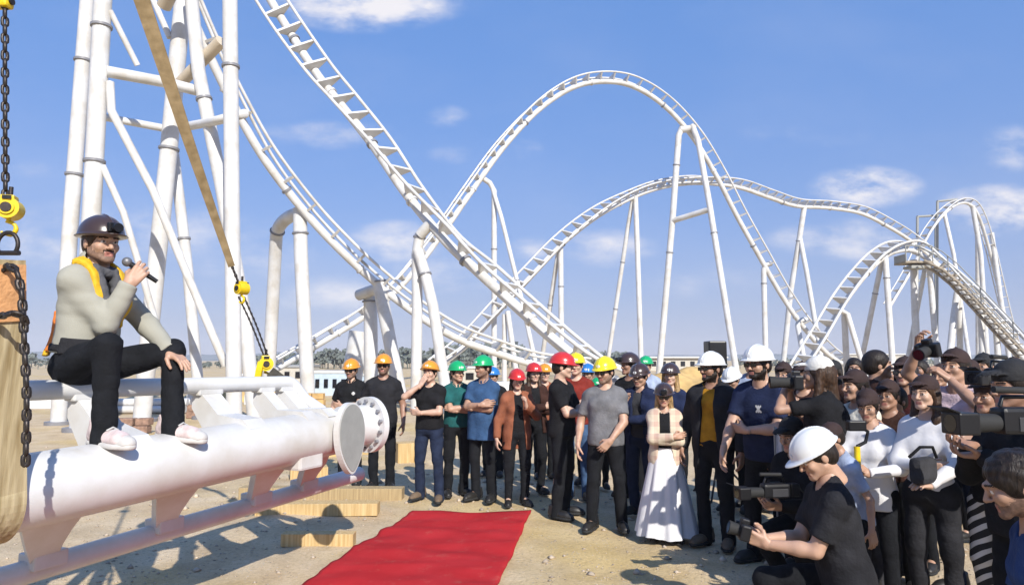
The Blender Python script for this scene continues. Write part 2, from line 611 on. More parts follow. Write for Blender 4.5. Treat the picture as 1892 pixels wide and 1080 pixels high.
def sole_mesh():
    f = Field((-.07, -.23, -.01), (.07, .11, .05), .008)
    f.cone((0, .045, .012), (0, -.12, .012), .046, .047, k=.02)
    f.cone((0, -.10, .012), (.004, -.168, .014), .047, .036, k=.02)
    f.plane((0, 0, .0), (0, 0, -1))
    f.plane((0, 0, .026), (0, 0, 1))
    return f.mesh(1)


SHOEV, SOLEV = shoe_mesh(), sole_mesh()
_SHOES = {}


def shoe_object(m, ms, parent, M):
    for key, vq, nm, mm in (("a" + m.name, SHOEV, "shoe", m), ("b" + ms.name, SOLEV, "sole", ms)):
        if key not in _SHOES: _SHOES[key] = np_mesh(nm, *vq, [mm])
    o = bpy.data.objects.new("shoe", _SHOES["a" + m.name]); link(o, parent); o.matrix_local = M
    s = bpy.data.objects.new("sole", _SHOES["b" + ms.name]); link(s, o)
    return o


def M4(Rm, p, s=1.0):
    M = Matrix.Identity(4)
    for i in range(3):
        for j in range(3):
            M[i][j] = float(Rm[i][j]) * s
        M[i][3] = float(p[i])
    return M


def ik(S, W, L1, L2, pole):
    S, W = np.array(S, float), np.array(W, float)
    v = W - S; d = np.linalg.norm(v)
    if d > L1 + L2 - .004:
        W = S + v / d * (L1 + L2 - .004); v = W - S; d = np.linalg.norm(v)
    u = v / d
    a = (L1 * L1 - L2 * L2 + d * d) / (2 * d)
    hh = math.sqrt(max(0, L1 * L1 - a * a))
    p = np.array(pole, float); p = nrm(p - u * (p @ u))
    return S + u * a + p * hh, W


# arm poses: wrist target in the body frame of a 1.75 m person (x towards the person's left), pole, hand direction, palm normal, curl
def arm(pose, s):
    """s = +1 left arm, -1 right arm."""
    if pose == "down":   return dict(w=(s * .285, -.06, .865), pole=(s * .5, .9, 0), f=(s * .02, -.12, -1), n=(-s, .1, 0), curl=.38)
    if pose == "down2":  return dict(w=(s * .30, .02, .875), pole=(s * .6, .8, 0), f=(s * .02, -.1, -1), n=(-s, .3, 0), curl=.5)
    if pose == "back":   return dict(w=(s * .10, .20, .93), pole=(s * 1, .3, 0), f=(-s * .8, .1, -.3), n=(0, -1, 0), curl=.5)
    if pose == "front":  return dict(w=(s * .07, -.235, .93), pole=(s * 1, .2, -.2), f=(-s * .6, -.1, -.6), n=(0, 1, .2), curl=.45)
    if pose == "crossA": return dict(w=(-s * .105, -.235, 1.185), pole=(s * .9, -.1, -.6), f=(-s * .9, .30, .15), n=(0, 1, -.1), curl=.3)
    if pose == "crossB": return dict(w=(-s * .09, -.19, 1.135), pole=(s * .9, -.1, -.6), f=(-s * .9, .35, .35), n=(0, 1, -.2), curl=.4)
    if pose == "face":   return dict(w=(s * .05, -.20, 1.475), pole=(s * .9, -.15, -.7), f=(-s * .35, .25, .75), n=(-s * .3, .9, 0), curl=.45)
    if pose == "waist":  return dict(w=(-s * .06, -.22, 1.12), pole=(s * .9, .0, -.5), f=(-s * .95, .1, .1), n=(0, .9, .2), curl=.4)
    if pose == "phone":  return dict(w=(s * .06, -.30, 1.30), pole=(s * .7, .1, -.8), f=(-s * .15, -.25, .9), n=(-s * .8, .3, 0), curl=.6)
    if pose == "eye":    return dict(w=(s * .075, -.235, 1.55), pole=(s * .8, -.1, -.7), f=(-s * .5, -.3, .55), n=(-s * .75, -.1, -.3), curl=.7)
    if pose == "high":   return dict(w=(s * .10, -.28, 1.78), pole=(s * .8, -.3, -.3), f=(-s * .3, -.3, .8), n=(-s * .8, -.1, 0), curl=.7)
    if pose == "lean":   return dict(w=(s * .20, -.36, .95), pole=(s * .5, .7, 0), f=(0, -.35, -1), n=(-s, .1, 0), curl=.35)
    return pose


DEN = lambda n, c: mat(n, c, rough=0.9, noise=0.28, nscale=9, bump=0.35, bscale=55, spec=.12)


def person(label, px=None, top=None, Y=None, yaw=0.0, hat=("hat", None), hat_tilt=0.0, skin=0, hair="dark", hair_style="short", beard="none",
           glasses=False, female=False, build=1.0, shirt=None, sleeve="short", hem=.90, collar=False, jacket=None, jacket_hem=.82, trousers=None,
           shoes=None, soles=None, skirt=None, R_arm="down", L_arm="down", lean=0.0, twist=0.0, hyaw=0.0, hpitch=0.0, hroll=0.0, stance=.11, stride=0.0, legs=None,
           H=None, root=None, h_body=.013, h_head=.006, h_hand=.0052, seed=0, group="spectators watching the ceremony", headlamp=False, extra=None, pelvis_z=None,
           thigh=1.0, belly=0.0, mouth_open=False, no_root_z=True, name="person", curlR=None, curlL=None, spread=.06):
    hatoff = .045 if (hat and hat[0] == "hat") else (.02 if hat and hat[0] == "cap" else .0)
    if root is None:
        if H is None:
            zt = P(px, top, Y).z
            H = (zt - hatoff) / (1 - .0)
        b = BASE(px, Y, 0)
        # place by the head: sight line through (px, top) at depth Y
        q = P(px, top, Y)
        root = (q.x, Y, 0)
    s = H / 1.75
    rs = np.random.RandomState(seed + 100)
    E = empty(name, label, "person", root, R(yaw), group)
    skm = skin_mat(skin)
    sw = (.150 if female else .170) * (0.5 + 0.5 * build)
    pz = (pelvis_z if pelvis_z is not None else .94)
    pel = V3(0, 0, pz)
    Rt = rotx(R(lean)) @ rotz(R(twist))     # positive lean bends towards -Y (forward)
    up = lambda p: pel + Rt @ (np.array(p, float) - V3(0, 0, .94))
    head_c = up((0, -.015, 1.625))
    Rh = rotz(R(hyaw)) @ Rt @ rotx(R(hpitch) - R(lean) * .75) @ roty(R(hroll))
    # arms
    arms = {}
    for sd, ps in ((-1, R_arm), (1, L_arm)):
        A = arm(ps, sd)
        S = up((sd * sw, .012, 1.388))
        W = A["abs"] if "abs" in A else up(A["w"])
        v_ = nrm(W - S); S = S + Rt @ V3(-sd * .012, 0, 0) + .022 * v_
        el, W = ik(S, W, .285, .255, Rt @ np.array(A["pole"], float))
        f = nrm(Rt @ np.array(A["f"], float)) if "f" in A else nrm(W - el)
        arms[sd] = (S, el, W, f, Rt @ np.array(A["n"], float), A.get("curl", .4), A.get("thumb", .5))
    # legs
    lg = {}
    for sd in (-1, 1):
        hip = pel + V3(sd * .092, 0, -.035)
        if legs:
            kn, an, ft = [np.array(q, float) for q in legs[sd]]
        else:
            an = V3(sd * stance, .03 - sd * stride, .085); kn = (hip + an) / 2 + V3(sd * .012, -.035, .015); ft = V3(sd * .25, -1, 0)
        lg[sd] = (hip, kn, an, nrm(ft))

    def torso(f, inf, lo=None):
        k = .055
        bw = build
        f.ball(up((0, .012, 1.27)), ((.150 if female else .163) * bw + inf, .108 * bw + inf, .185 + inf), M=Rt)
        f.cone(up((-sw * .70, .018, 1.385)), up((sw * .70, .018, 1.385)), .064 + inf, .064 + inf, k=k)
        f.ball(up((0, -.004 - belly * .5, 1.07)), ((.122 if female else .143) * bw + inf, (.100 + belly) * bw + inf, .165 + inf), k=k, M=Rt)
        f.ball(pel + Rt @ V3(0, .012, -.01), ((.165 if female else .160) * bw + inf, .118 * bw + inf, .130 + inf), k=k, M=Rt)
        for sd in (-1, 1):
            f.cone(up((0, .025, 1.47)), up((sd * sw * .75, .02, 1.40)), .050 + inf * .8, .046 + inf, k=.03)
            f.ball(arms[sd][0] + V3(0, 0, -.004), .050 + inf, k=.03)
            if female:
                f.ball(up((sd * .068, -.078, 1.25)), (.046 + inf, .030 + inf, .046 + inf), k=.06)
            else:
                f.ball(up((sd * .075, -.075, 1.295)), (.075 + inf * .8, .040 + inf * .8, .055 + inf * .8), k=.03)

    pts = [pel + V3(0, 0, -.16), head_c] + [q for a in arms.values() for q in a[:3]] + [q for l in lg.values() for q in l[:3]]
    lo = np.min(pts, 0) - .20; hi = np.max(pts, 0) + .20
    # body: torso, limbs, neck in one field; head and hands in finer fields, all joined in one mesh
    f = Field(lo, hi, h_body)
    torso(f, 0)
    f.cone(up((0, .02, 1.44)), head_c + Rh @ V3(0, .03, -.10), .060 if not female else .052, .052 if not female else .045, k=.03)
    for sd in (-1, 1):
        S, el, W, fd, n, c, th = arms[sd]
        kk = .82 if female else build
        f.cone(S, el, .050 * kk, .041 * kk, k=.02); f.cone(el, el + (W - el) * .35, .041 * kk, .040 * kk, k=.012)
        f.cone(el + (W - el) * .3, W, .040 * kk, .027 * (.9 if female else 1), k=.012)
        hip, kn, an, ft = lg[sd]
        f.cone(hip, kn, .080 * thigh, .052, k=.03); f.cone(kn, an, .050, .036, k=.02)
        f.ball(kn + (an - kn) * .3 - ft * .015, (.05, .05, .09), k=.03)
        f.cone(an, an + ft * .10 + V3(0, 0, -.045), .036, .030, k=.02)
    V, Q = f.mesh(1)
    allV, allQ, allM = [V], [Q], [np.zeros(len(Q), np.int32)]
    nv = len(V)
    hv, hq, hm = head_mesh(h_head, female, beard, mouth_open)
    hs = 1.0 if not female else .95
    Vh = (hv * hs) @ Rh.T + head_c
    allV.append(Vh); allQ.append(hq + nv); allM.append(hm); nv += len(Vh)
    for sd in (-1, 1):
        S, el, W, fd, n, c, th = arms[sd]
        if sd == -1 and curlR is not None: c = curlR
        if sd == 1 and curlL is not None: c = curlL
        x = fd; z = nrm(n - x * (n @ x)); y = np.cross(x, z) * (1 if sd == -1 else -1)
        vv, qq = hand_cached(h_hand, c, spread, th)
        hsz = (.93 if female else 1.02)
        Bm = np.stack([x, y, z], 1)
        # right hand: thumb dir = f x n ; det sign decides winding
        if np.linalg.det(Bm) < 0: qq = qq[:, ::-1]
        Vq = (vv * hsz) @ Bm.T + W
        allV.append(Vq); allQ.append(qq + nv); allM.append(np.zeros(len(qq), np.int32)); nv += len(Vq)
    hm_ = HAIRM[hair]
    V = np.concatenate(allV) * s; Q = np.concatenate(allQ); mi = np.concatenate(allM)
    me = np_mesh("body", V, Q, [skm, LIPM, EYEM, IRISM, hm_, stubble(skin)], True, mi)
    link(bpy.data.objects.new("body", me), E)

    def garment(name, fld, m, label=None, parent=E, relax=1):
        v, q = fld.mesh(relax)
        if len(q) == 0: return None
        o = bpy.data.objects.new(name, np_mesh(name, v * s, q, [m]))
        link(o, parent)
        if label: o["label"] = label
        return o

    def top_field(inf, slv, hemz, sd0, amp, neckr=.066, openf=None, sleeve_r=1.0, sinf=None):
        si = inf if sinf is None else sinf
        g = Field(lo, hi, h_body)
        torso(g, inf)
        if not female and (openf or jacket is None):
            for sx in (-1, 1):      # cloth hangs straight from the chest
                g.cone(up((sx * .052, .0, 1.25)), up((sx * .058, .004, min(.93, hemz) - .02)), .094 * build + inf + belly * .5, .104 * build + inf + belly, k=.05)
        elif hemz < .86 and not legs:
            for sx in (-1, 1):
                g.cone(up((sx * .055, .005, 1.10)), up((sx * .062, .004, hemz - .03)), .090 * build + inf, .108 * build + inf, k=.05)
        cut = {"short": .72, "long": None, "none": .1, "rolled": None}[slv]
        for sd in (-1, 1):
            S, el, W, *_ = arms[sd]
            kk = (.84 if female else build) * sleeve_r
            g.cone(S, el, (.052 * kk + si), (.048 * kk + si), k=.045, cut=cut)
            if slv in ("long", "rolled"):
                g.cone(el, W, .046 * kk + si, .032 * kk + si, k=.02, cut=.97 if slv == "long" else .45)
        g.folds(amp, sd0)
        u = Rt @ V3(0, 0, 1)
        hp = pel + Rt @ V3(0, 0, hemz - .94)
        g.plane(hp, -u)
        if neckr:
            g.cone(up((0, .0, 1.468)), up((0, -.03, 1.56)), neckr, neckr + .02, mode="sub")
            g.cone(up((0, -.055, 1.475)), up((0, -.10, 1.50)), .04, .05, k=.01, mode="sub")
        if openf is not None:
            openf(g)
        return g

    shirt_o = []
    if shirt is not None:
        g = top_field(.011, 'none' if jacket is not None else sleeve, hem, seed, .0065 if not female else .005)
        so = garment("shirt", g, shirt); shirt_o.append(so)
        if collar:
            g = Field(head_c - .25, head_c + .2, .010)
            g.cone(up((0, .02, 1.45)), up((0, .012, 1.515)), .078, .068)
            g.cone(up((0, .02, 1.40)), up((0, -.01, 1.56)), .060, .060, mode="sub")
            g.ball(up((0, -.12, 1.52)), (.03, .08, .06), mode="sub")
            garment("collar", g, shirt, parent=E)
    if jacket is not None:
        def slit(g):
            sl = (slice(None),) * 3
            X, Y2, Z = g.xyz(sl)
            # a wedge open at the front, wider towards the hem
            q = np.stack(np.broadcast_arrays(X - pel[0], Y2 - pel[1], Z - pel[2]), -1) @ Rt
            wdt = .055 + np.clip(.30 - q[..., 2], 0, 1) * .10
            dd = np.maximum(np.abs(q[..., 0]) - wdt, q[..., 1] + .02)
            dd = np.maximum(dd, q[..., 2] - .50)
            armm = np.full(dd.shape, 1.0)
            for sd in (-1, 1):
                S, el, W, *_ = arms[sd]
                for a, b, r in ((S, el, .075), (el, W, .060)):
                    ba = b - a; L2 = ba @ ba
                    t = np.clip(((X - a[0]) * ba[0] + (Y2 - a[1]) * ba[1] + (Z - a[2]) * ba[2]) / L2, 0, 1)
                    armm = np.minimum(armm, np.sqrt((X - a[0] - t * ba[0]) ** 2 + (Y2 - a[1] - t * ba[1]) ** 2 + (Z - a[2] - t * ba[2]) ** 2) - r)
            dd = np.maximum(dd, -armm)
            g.d = np.maximum(g.d, -dd).astype(np.float32)
        g = top_field(.025, "long", jacket_hem, seed + 50, .0055, neckr=.072, openf=slit, sinf=.019)
        garment("jacket", g, jacket)
        g = Field(head_c - .25, head_c + .2, .010)
        g.cone(up((0, .025, 1.44)), up((0, .02, 1.51)), .092, .082)
        g.cone(up((0, .02, 1.38)), up((0, -.01, 1.56)), .070, .070, mode="sub")
        g.ball(up((0, -.13, 1.50)), (.05, .09, .09), mode="sub")
        garment("collar", g, jacket)
    if trousers is not None:
        g = Field(lo, hi, h_body)
        g.ball(pel + Rt @ V3(0, .012, -.01), ((.168 if female else .163) * build + .006, .122 * build + .006, .135), M=Rt)
        g.plane(pel + Rt @ V3(0, 0, .085), Rt @ V3(0, 0, 1))
        for sd in (-1, 1):
            hip, kn, an, ft = lg[sd]
            g.cone(hip, kn, .093 * thigh, .068, k=.035); g.cone(kn, an + (an - kn) * .14, .064, .058 if not female else .046, k=.02)
        g.folds(.010, seed + 9, 20)
        garment("trousers", g, trousers)
    if skirt is not None:
        mb = MB(); n = 72; rings = []
        for j, t in enumerate(np.linspace(0, 1, 16)):
            z = 1.04 - t * .98
            rr = .145 + .19 * t ** .9
            ring = []
            for i in range(n):
                a = 2 * PI * i / n
                w = .030 * t * math.sin(9 * a + 1.5 * math.sin(2 * a) + t) + .014 * t * math.sin(17 * a + 2 * t)
                ring.append(((rr + w) * math.cos(a) * 1.0, (rr * .82 + w) * math.sin(a), z + (.012 * math.sin(5 * a) if t == 1 else 0)))
            rings.append(ring)
        vs = [np.array(v) * s for r_ in rings for v in r_]
        fs = [[j * n + i, j * n + (i + 1) % n, (j + 1) * n + (i + 1) % n, (j + 1) * n + i] for j in range(15) for i in range(n)]
        mb.add(vs, fs, True); mb.build("skirt", skirt, E)
    shm = shoes or mat("black_leather_shoe", (0.02, 0.018, 0.016), rough=0.5, noise=0.2)
    slm = soles or BLACKRUB
    for sd in (-1, 1):
        hip, kn, an, ft = lg[sd]
        y = -ft; z = nrm(np.array([0, 0, 1.0]) - y * y[2]); x = np.cross(y, z)
        shoe_object(shm, slm, E, M4(np.stack([x, y, z], 1), (an - z * .085) * s, s * (1.04 if female else 1.16)))
    # hair
    if hair_style != "none":
        g = Field((-.14, -.13, -.42 if hair_style == "long" else -.16), (.14, .16, .15), .0085)
        inf = .010 if hat else .013
        g.ball((0, .022, .030), (.078 + inf, .097 + inf, .090 + inf))
        g.ball((0, .055, -.02), (.072 + inf * .6, .060 + inf, .070), k=.02)
        g.ball((0, -.105, -.035), (.090, .100, .090), k=.01, mode="sub")
        g.ball((0, -.06, -.12), (.12, .09, .085), k=.01, mode="sub")
        if hair_style == "long":
            for sd in (-1, 1):
                g.cone((sd * .074, .02, .0), (sd * .085, .0, -.20), .028, .036, k=.03)
                g.cone((sd * .085, .0, -.20), (sd * .080, -.05, -.36), .036, .022, k=.03)
            g.cone((0, .08, .0), (0, .095, -.30), .05, .06, k=.05)
        g.folds({"short": .0022, "messy": .009}.get(hair_style, .005), seed + 3, 70)
        v, q = g.mesh(1)
        v = (v * hs) @ Rh.T + head_c
        o = bpy.data.objects.new("hair", np_mesh("hair", v * s, q, [hm_])); link(o, E)
    if glasses:
        mb = MB()
        for sd in (-1, 1):
            mb.box((sd * .033, -.103, .000), (.052, .010, .036), rotz(0) and None if False else None, bev=.004)
            mb.tube([(sd * .060, -.098, .008), (sd * .080, -.04, .008), (sd * .083, .02, .004)], .0035, 6)
        mb.tube([(-.012, -.108, .008), (.012, -.108, .008)], .0035, 6)
        o = mb.build("sunglasses", GLASSY, E)
        o.matrix_local = M4(Rh, head_c * s, s * hs)
    if hat:
        ho = hat_object(hat[0], hat[1], E, M4(Rh @ rotx(R(hat_tilt)), (head_c + Rh @ V3(0, 0, .012 if hat[0] == "hat" else .02)) * s, s * hs * 1.0))
        if hat[0] == "hat" and not headlamp:
            if "decal" not in _HATS:
                f_ = Field((-.03, -.16, .03), (.03, -.10, .11), .0035)
                f_.ball((0, .012, .030), (.1195, .1455, .1255)); q_ = Field((-.03, -.16, .03), (.03, -.10, .11), .0035)
                q_.cone((-.008, -.13, .066), (.008, -.13, .066), .017, .017)
                f_.d = np.maximum(f_.d, np.minimum(q_.d, 1)); h_ = Field((-.03, -.16, .03), (.03, -.10, .11), .0035); h_.ball((0, .012, .030), (.112, .138, .118)); f_.d = np.maximum(f_.d, -h_.d)
                _HATS["decal"] = np_mesh("emblem", *f_.mesh(0), [mat("white_sticker", (.7, .7, .68), rough=.5, noise=.25, nscale=120)])
            link(bpy.data.objects.new("emblem", _HATS["decal"]), ho)
        if headlamp:
            mb = MB()
            mb.cyl((0, -.140, .062), (0, -.190, .062), .026, 18)
            mb.box((0, -.135, .066), (.07, .03, .055), bev=.008)
            lo_ = mb.build("headlamp", BLACKPL, ho)
            mb = MB(); mb.cyl((0, -.189, .062), (0, -.1935, .062), .021, 18)
            # lens is a third level: keep it in the lamp's own mesh instead
            for vtx in lo_.data.vertices: pass
    W2 = lambda p: Vector(E.location) + Matrix.Rotation(R(yaw), 3, 'Z') @ Vector(np.array(p, float) * s)
    info = dict(E=E, s=s, up=up, Rt=Rt, Rh=Rh, head=head_c, arms=arms, legs=lg, W=W2, pel=pel, torso=torso, top_field=top_field, lo=lo, hi=hi,
                garment=garment, h=h_body, shirt=shirt_o[0] if shirt_o else None, Rw=np.array(Matrix.Rotation(R(yaw), 3, 'Z')))
    return info
# ------------------------------------------------------------------ light and sky
SUNV = Vector((0.56, -1.38, 1.0)).normalized()      # towards the sun
sd_ = bpy.data.lights.new("sun", 'SUN'); so_ = bpy.data.objects.new("sun", sd_); COL.objects.link(so_)
sd_.energy = 5.0; sd_.angle = R(0.53); sd_.color = (1.0, 0.95, 0.87)
so_.rotation_euler = (-SUNV).to_track_quat('-Z', 'Y').to_euler()
so_.location = (10, -20, 30)
w = bpy.data.worlds.new("World"); scene.world = w; w.use_nodes = True
nt = w.node_tree; N = nt.nodes; L = nt.links
bg = N["Background"]; bg.inputs["Strength"].default_value = 0.088
sky = N.new("ShaderNodeTexSky"); sky.sky_type = 'NISHITA'; sky.sun_disc = False
sky.sun_elevation = math.asin(SUNV.z); sky.sun_rotation = math.atan2(SUNV.x, SUNV.y)
sky.altitude = 50; sky.air_density = 1.0; sky.dust_density = 0.3; sky.ozone_density = 10.0


def mnode(op, a, b=None, c=None):
    n = N.new("ShaderNodeMath"); n.operation = op
    for i, v in enumerate((a, b, c)):
        if v is None: continue
        if isinstance(v, (int, float)): n.inputs[i].default_value = v
        else: L.new(v, n.inputs[i])
    return n.outputs[0]


tc = N.new("ShaderNodeTexCoord"); sep = N.new("ShaderNodeSeparateXYZ"); L.new(tc.outputs["Generated"], sep.inputs[0])
ay = mnode('MAXIMUM', mnode('ABSOLUTE', sep.outputs[1]), 0.02)
U = mnode('DIVIDE', sep.outputs[0], ay); Vv = mnode('DIVIDE', sep.outputs[2], ay)
cmb = N.new("ShaderNodeCombineXYZ"); L.new(U, cmb.inputs[0]); L.new(mnode('MULTIPLY', Vv, 2.0), cmb.inputs[1])
nz = N.new("ShaderNodeTexNoise"); nz.inputs["Scale"].default_value = 9.0; nz.inputs["Detail"].default_value = 7; nz.inputs["Roughness"].default_value = 0.58
L.new(cmb.outputs[0], nz.inputs["Vector"])
nz2 = N.new("ShaderNodeTexNoise"); nz2.inputs["Scale"].default_value = 3.1; nz2.inputs["Detail"].default_value = 5
L.new(cmb.outputs[0], nz2.inputs["Vector"])
CLOUDS = [(670, 2, 130, 42, 1.0), (1600, 346, 72, 28, 1.0), (1855, 388, 85, 34, 1.0), (1872, 275, 50, 32, .55), (730, 448, 75, 30, .62), (600, 250, 110, 22, .40),
          (822, 216, 34, 18, .4), (966, 276, 28, 16, .42), (835, 285, 34, 16, .35), (1570, 445, 110, 30, .62), (250, 430, 220, 50, .42), (90, 450, 90, 40, .5), (1110, 458, 80, 26, .55), (985, 460, 35, 18, .5),
          (1300, 520, 90, 26, .35), (640, 548, 100, 30, .5), (830, 510, 110, 36, .4), (90, 310, 60, 18, .3), (1480, 250, 120, 20, .22), (470, 480, 90, 30, .45)]
tot = None
for (px, py, ax, az, st) in CLOUDS:
    d = P(px, py, 1.0) - Vector((0, 0, HC))
    dx = mnode('MULTIPLY', mnode('SUBTRACT', U, d.x), FPX / ax / 1.25)
    dy = mnode('MULTIPLY', mnode('SUBTRACT', Vv, d.z), FPX / az / 1.25)
    r2 = mnode('ADD', mnode('MULTIPLY', dx, dx), mnode('MULTIPLY', dy, dy))
    g = mnode('MULTIPLY', mnode('MAXIMUM', mnode('SUBTRACT', 1.0, mnode('MULTIPLY', r2, .5)), 0.0), st)
    tot = g if tot is None else mnode('MAXIMUM', tot, g)
nn = mnode('MULTIPLY_ADD', nz.outputs["Fac"], 1.9, -0.55)
cf = mnode('MULTIPLY', tot, mnode('MAXIMUM', nn, 0.0))
mr = N.new("ShaderNodeMapRange"); mr.interpolation_type = 'SMOOTHSTEP'
mr.inputs["From Min"].default_value = 0.04; mr.inputs["From Max"].default_value = 0.52; mr.inputs["To Max"].default_value = 0.92
L.new(cf, mr.inputs["Value"])
# thin veil of cirrus haze, a little stronger towards the horizon
veil = mnode('MULTIPLY', mnode('MAXIMUM', mnode('SUBTRACT', nz2.outputs["Fac"], 0.45), 0.0), 0.2)
fac = mnode('MINIMUM', mnode('ADD', mr.outputs["Result"], veil), 0.95)
mx = N.new("ShaderNodeMix"); mx.data_type = 'RGBA'
L.new(fac, mx.inputs[0]); mx.inputs[7].default_value = (8.6, 8.3, 8.5, 1)
# clear blue air above, pale lavender haze near the horizon
m1 = N.new("ShaderNodeMix"); m1.data_type = 'RGBA'; m1.inputs[0].default_value = 0.6
L.new(sky.outputs[0], m1.inputs[6]); m1.inputs[7].default_value = (.172 / .11, .405 / .11, .965 / .11, 1)
m2 = N.new("ShaderNodeMix"); m2.data_type = 'RGBA'
L.new(mnode('POWER', 2.71828, mnode('MULTIPLY', mnode('MAXIMUM', sep.outputs[2], 0.0), -6.0)), m2.inputs[0])
L.new(m1.outputs[2], m2.inputs[6]); m2.inputs[7].default_value = (.514 / .11, .525 / .11, .634 / .11, 1)
L.new(m2.outputs[2], mx.inputs[6])
L.new(mx.outputs[2], bg.inputs["Color"])

scene.view_settings.view_transform = 'Standard'
scene.view_settings.look = 'None'
scene.view_settings.exposure = 0.36
scene.view_settings.gamma = 1.0
scene.render.film_transparent = False
scene.cycles.max_bounces = 6

# ------------------------------------------------------------------ ground
def ground_mat():
    m = bpy.data.materials.new("sandy_gravel"); m.use_nodes = True
    nt = m.node_tree; N = nt.nodes; L = nt.links; b = N["Principled BSDF"]
    b.inputs["Roughness"].default_value = 0.95; b.inputs["Specular IOR Level"].default_value = 0.2
    tc = N.new("ShaderNodeTexCoord")
    def noise(sc, det=8, ro=.6):
        n = N.new("ShaderNodeTexNoise"); n.inputs["Scale"].default_value = sc; n.inputs["Detail"].default_value = det; n.inputs["Roughness"].default_value = ro
        L.new(tc.outputs["Object"], n.inputs["Vector"]); return n
    def ramp(src, stops):
        r = N.new("ShaderNodeValToRGB"); e = r.color_ramp.elements
        while len(e) < len(stops): e.new(0.5)
        for i, (p, c) in enumerate(stops):
            e[i].position = p; e[i].color = (*c, 1)
        L.new(src, r.inputs["Fac"]); return r.outputs["Color"]
    def mix(f, a, c2, mode='MIX'):
        x = N.new("ShaderNodeMix"); x.data_type = 'RGBA'; x.blend_type = mode
        if isinstance(f, float): x.inputs[0].default_value = f
        else: L.new(f, x.inputs[0])
        for i, q in ((6, a), (7, c2)):
            if isinstance(q, tuple): x.inputs[i].default_value = (*q, 1)
            else: L.new(q, x.inputs[i])
        return x.outputs[2]
    big = noise(.22, 5); mid = noise(1.6, 8); fine = noise(28, 9, .7); grit = noise(110, 6, .75)
    base = ramp(mid.outputs["Fac"], [(.25, (.44, .32, .195)), (.5, (.60, .465, .295)), (.75, (.70, .57, .40))])
    ochre = ramp(mid.outputs["Fac"], [(.3, (.54, .39, .17)), (.7, (.67, .51, .255))])
    c = mix(ramp(big.outputs["Fac"], [(.48, (0, 0, 0)), (.60, (1, 1, 1))]), base, ochre)
    # small grey and reddish stones in the surface
    vo = N.new("ShaderNodeTexVoronoi"); vo.inputs["Scale"].default_value = 26; L.new(tc.outputs["Object"], vo.inputs["Vector"])
    st = ramp(vo.outputs["Distance"], [(.13, (1, 1, 1)), (.26, (0, 0, 0))])
    pick = ramp(noise(7, 3).outputs["Fac"], [(.50, (0, 0, 0)), (.56, (1, 1, 1))])
    sf = mix(1.0, st, pick, 'MULTIPLY')
    sc = ramp(vo.outputs["Color"], [(.2, (.22, .18, .14)), (.5, (.44, .37, .29)), (.8, (.56, .50, .43))])
    c = mix(sf, c, sc)
    c = mix(.55, c, ramp(fine.outputs["Fac"], [(.32, (.56, .53, .48)), (.55, (1, 1, 1))]), 'MULTIPLY')
    c = mix(.5, c, ramp(grit.outputs["Fac"], [(.36, (.62, .60, .57)), (.52, (1, 1, 1))]), 'MULTIPLY')
    L.new(c, b.inputs["Base Color"])
    ad = N.new("ShaderNodeMath"); ad.operation = 'ADD'; L.new(fine.outputs["Fac"], ad.inputs[0]); L.new(mid.outputs["Fac"], ad.inputs[1])
    bp = N.new("ShaderNodeBump"); bp.inputs["Strength"].default_value = 0.6; bp.inputs["Distance"].default_value = 0.03
    L.new(ad.outputs[0], bp.inputs["Height"])
    b2 = N.new("ShaderNodeBump"); b2.inputs["Strength"].default_value = 0.5; b2.inputs["Distance"].default_value = 0.006
    L.new(grit.outputs["Fac"], b2.inputs["Height"]); L.new(bp.outputs["Normal"], b2.inputs["Normal"]); L.new(b2.outputs["Normal"], b.inputs["Normal"])
    return m


GROUNDM = ground_mat()
HAZE = True
# one sheet: fine and slightly uneven near the camera, flat to the horizon
def gz(x, y):
    d = math.hypot(x, y)
    a = 0.022 * math.sin(x * 2.1 + 1.3 * math.sin(y * 1.1)) * math.sin(y * 1.7 + .7) + 0.012 * math.sin(x * 5.3 + y * 3.1) * math.sin(y * 4.7 - x * 1.9)
    return (a - .03) * max(0.0, min(1.0, (22 - d) / 10))


def axis(lo, hi, far):
    a = list(np.arange(lo, hi + .001, .11)); b = [hi * 1.25, hi * 1.7, hi * 3, far * .1, far * .3, far]
    return [-q for q in b[::-1]] + [q for q in a] + b


xs = axis(-16, 16, 6000); ys = [-6000, -900, -120, -40] + list(np.arange(-3, 24, .11)) + [26, 30, 40, 70, 150, 400, 1200, 3000, 7000]
vs = [(x, y, gz(x, y)) for y in ys for x in xs]
nx = len(xs)
qs = np.array([[j * nx + i, j * nx + i + 1, (j + 1) * nx + i + 1, (j + 1) * nx + i] for j in range(len(ys) - 1) for i in range(nx - 1)])
go = bpy.data.objects.new("ground", np_mesh("ground", np.array(vs), qs, [GROUNDM])); link(go); tag(go, kind="structure")

# loose pebbles
mb = MB()
pv = [Vector(v) for v in ((1, 0, 0), (-1, 0, 0), (0, 1, 0), (0, -1, 0), (0, 0, 1), (0, 0, -1))]
pf = [(0, 2, 4), (2, 1, 4), (1, 3, 4), (3, 0, 4), (2, 0, 5), (1, 2, 5), (3, 1, 5), (0, 3, 5)]
for i in range(9000):
    y = 3.0 + 11 * random.random() ** 1.5; x = random.uniform(-.85, .80) * y
    if abs((x + .5) - (y - 8) * .16) < 1.05 and y < 8.1: continue
    r = min(.045, .0062 * random.paretovariate(1.9)); a = random.uniform(0, 6.3)
    M_ = Matrix.Rotation(a, 3, 'Z') @ Matrix.Diagonal((r * random.uniform(.8, 1.5), r, r * random.uniform(.5, .8)))
    mb.add([M_ @ (v * random.uniform(.75, 1.15)) + Vector((x, y, gz(x, y) + r * .2)) for v in pv], pf, True)
gr = mb.build("gravel", mat("pebble_stone", (.50, .41, .31), rough=.9, noise=.5, nscale=3.0, bump=.3))
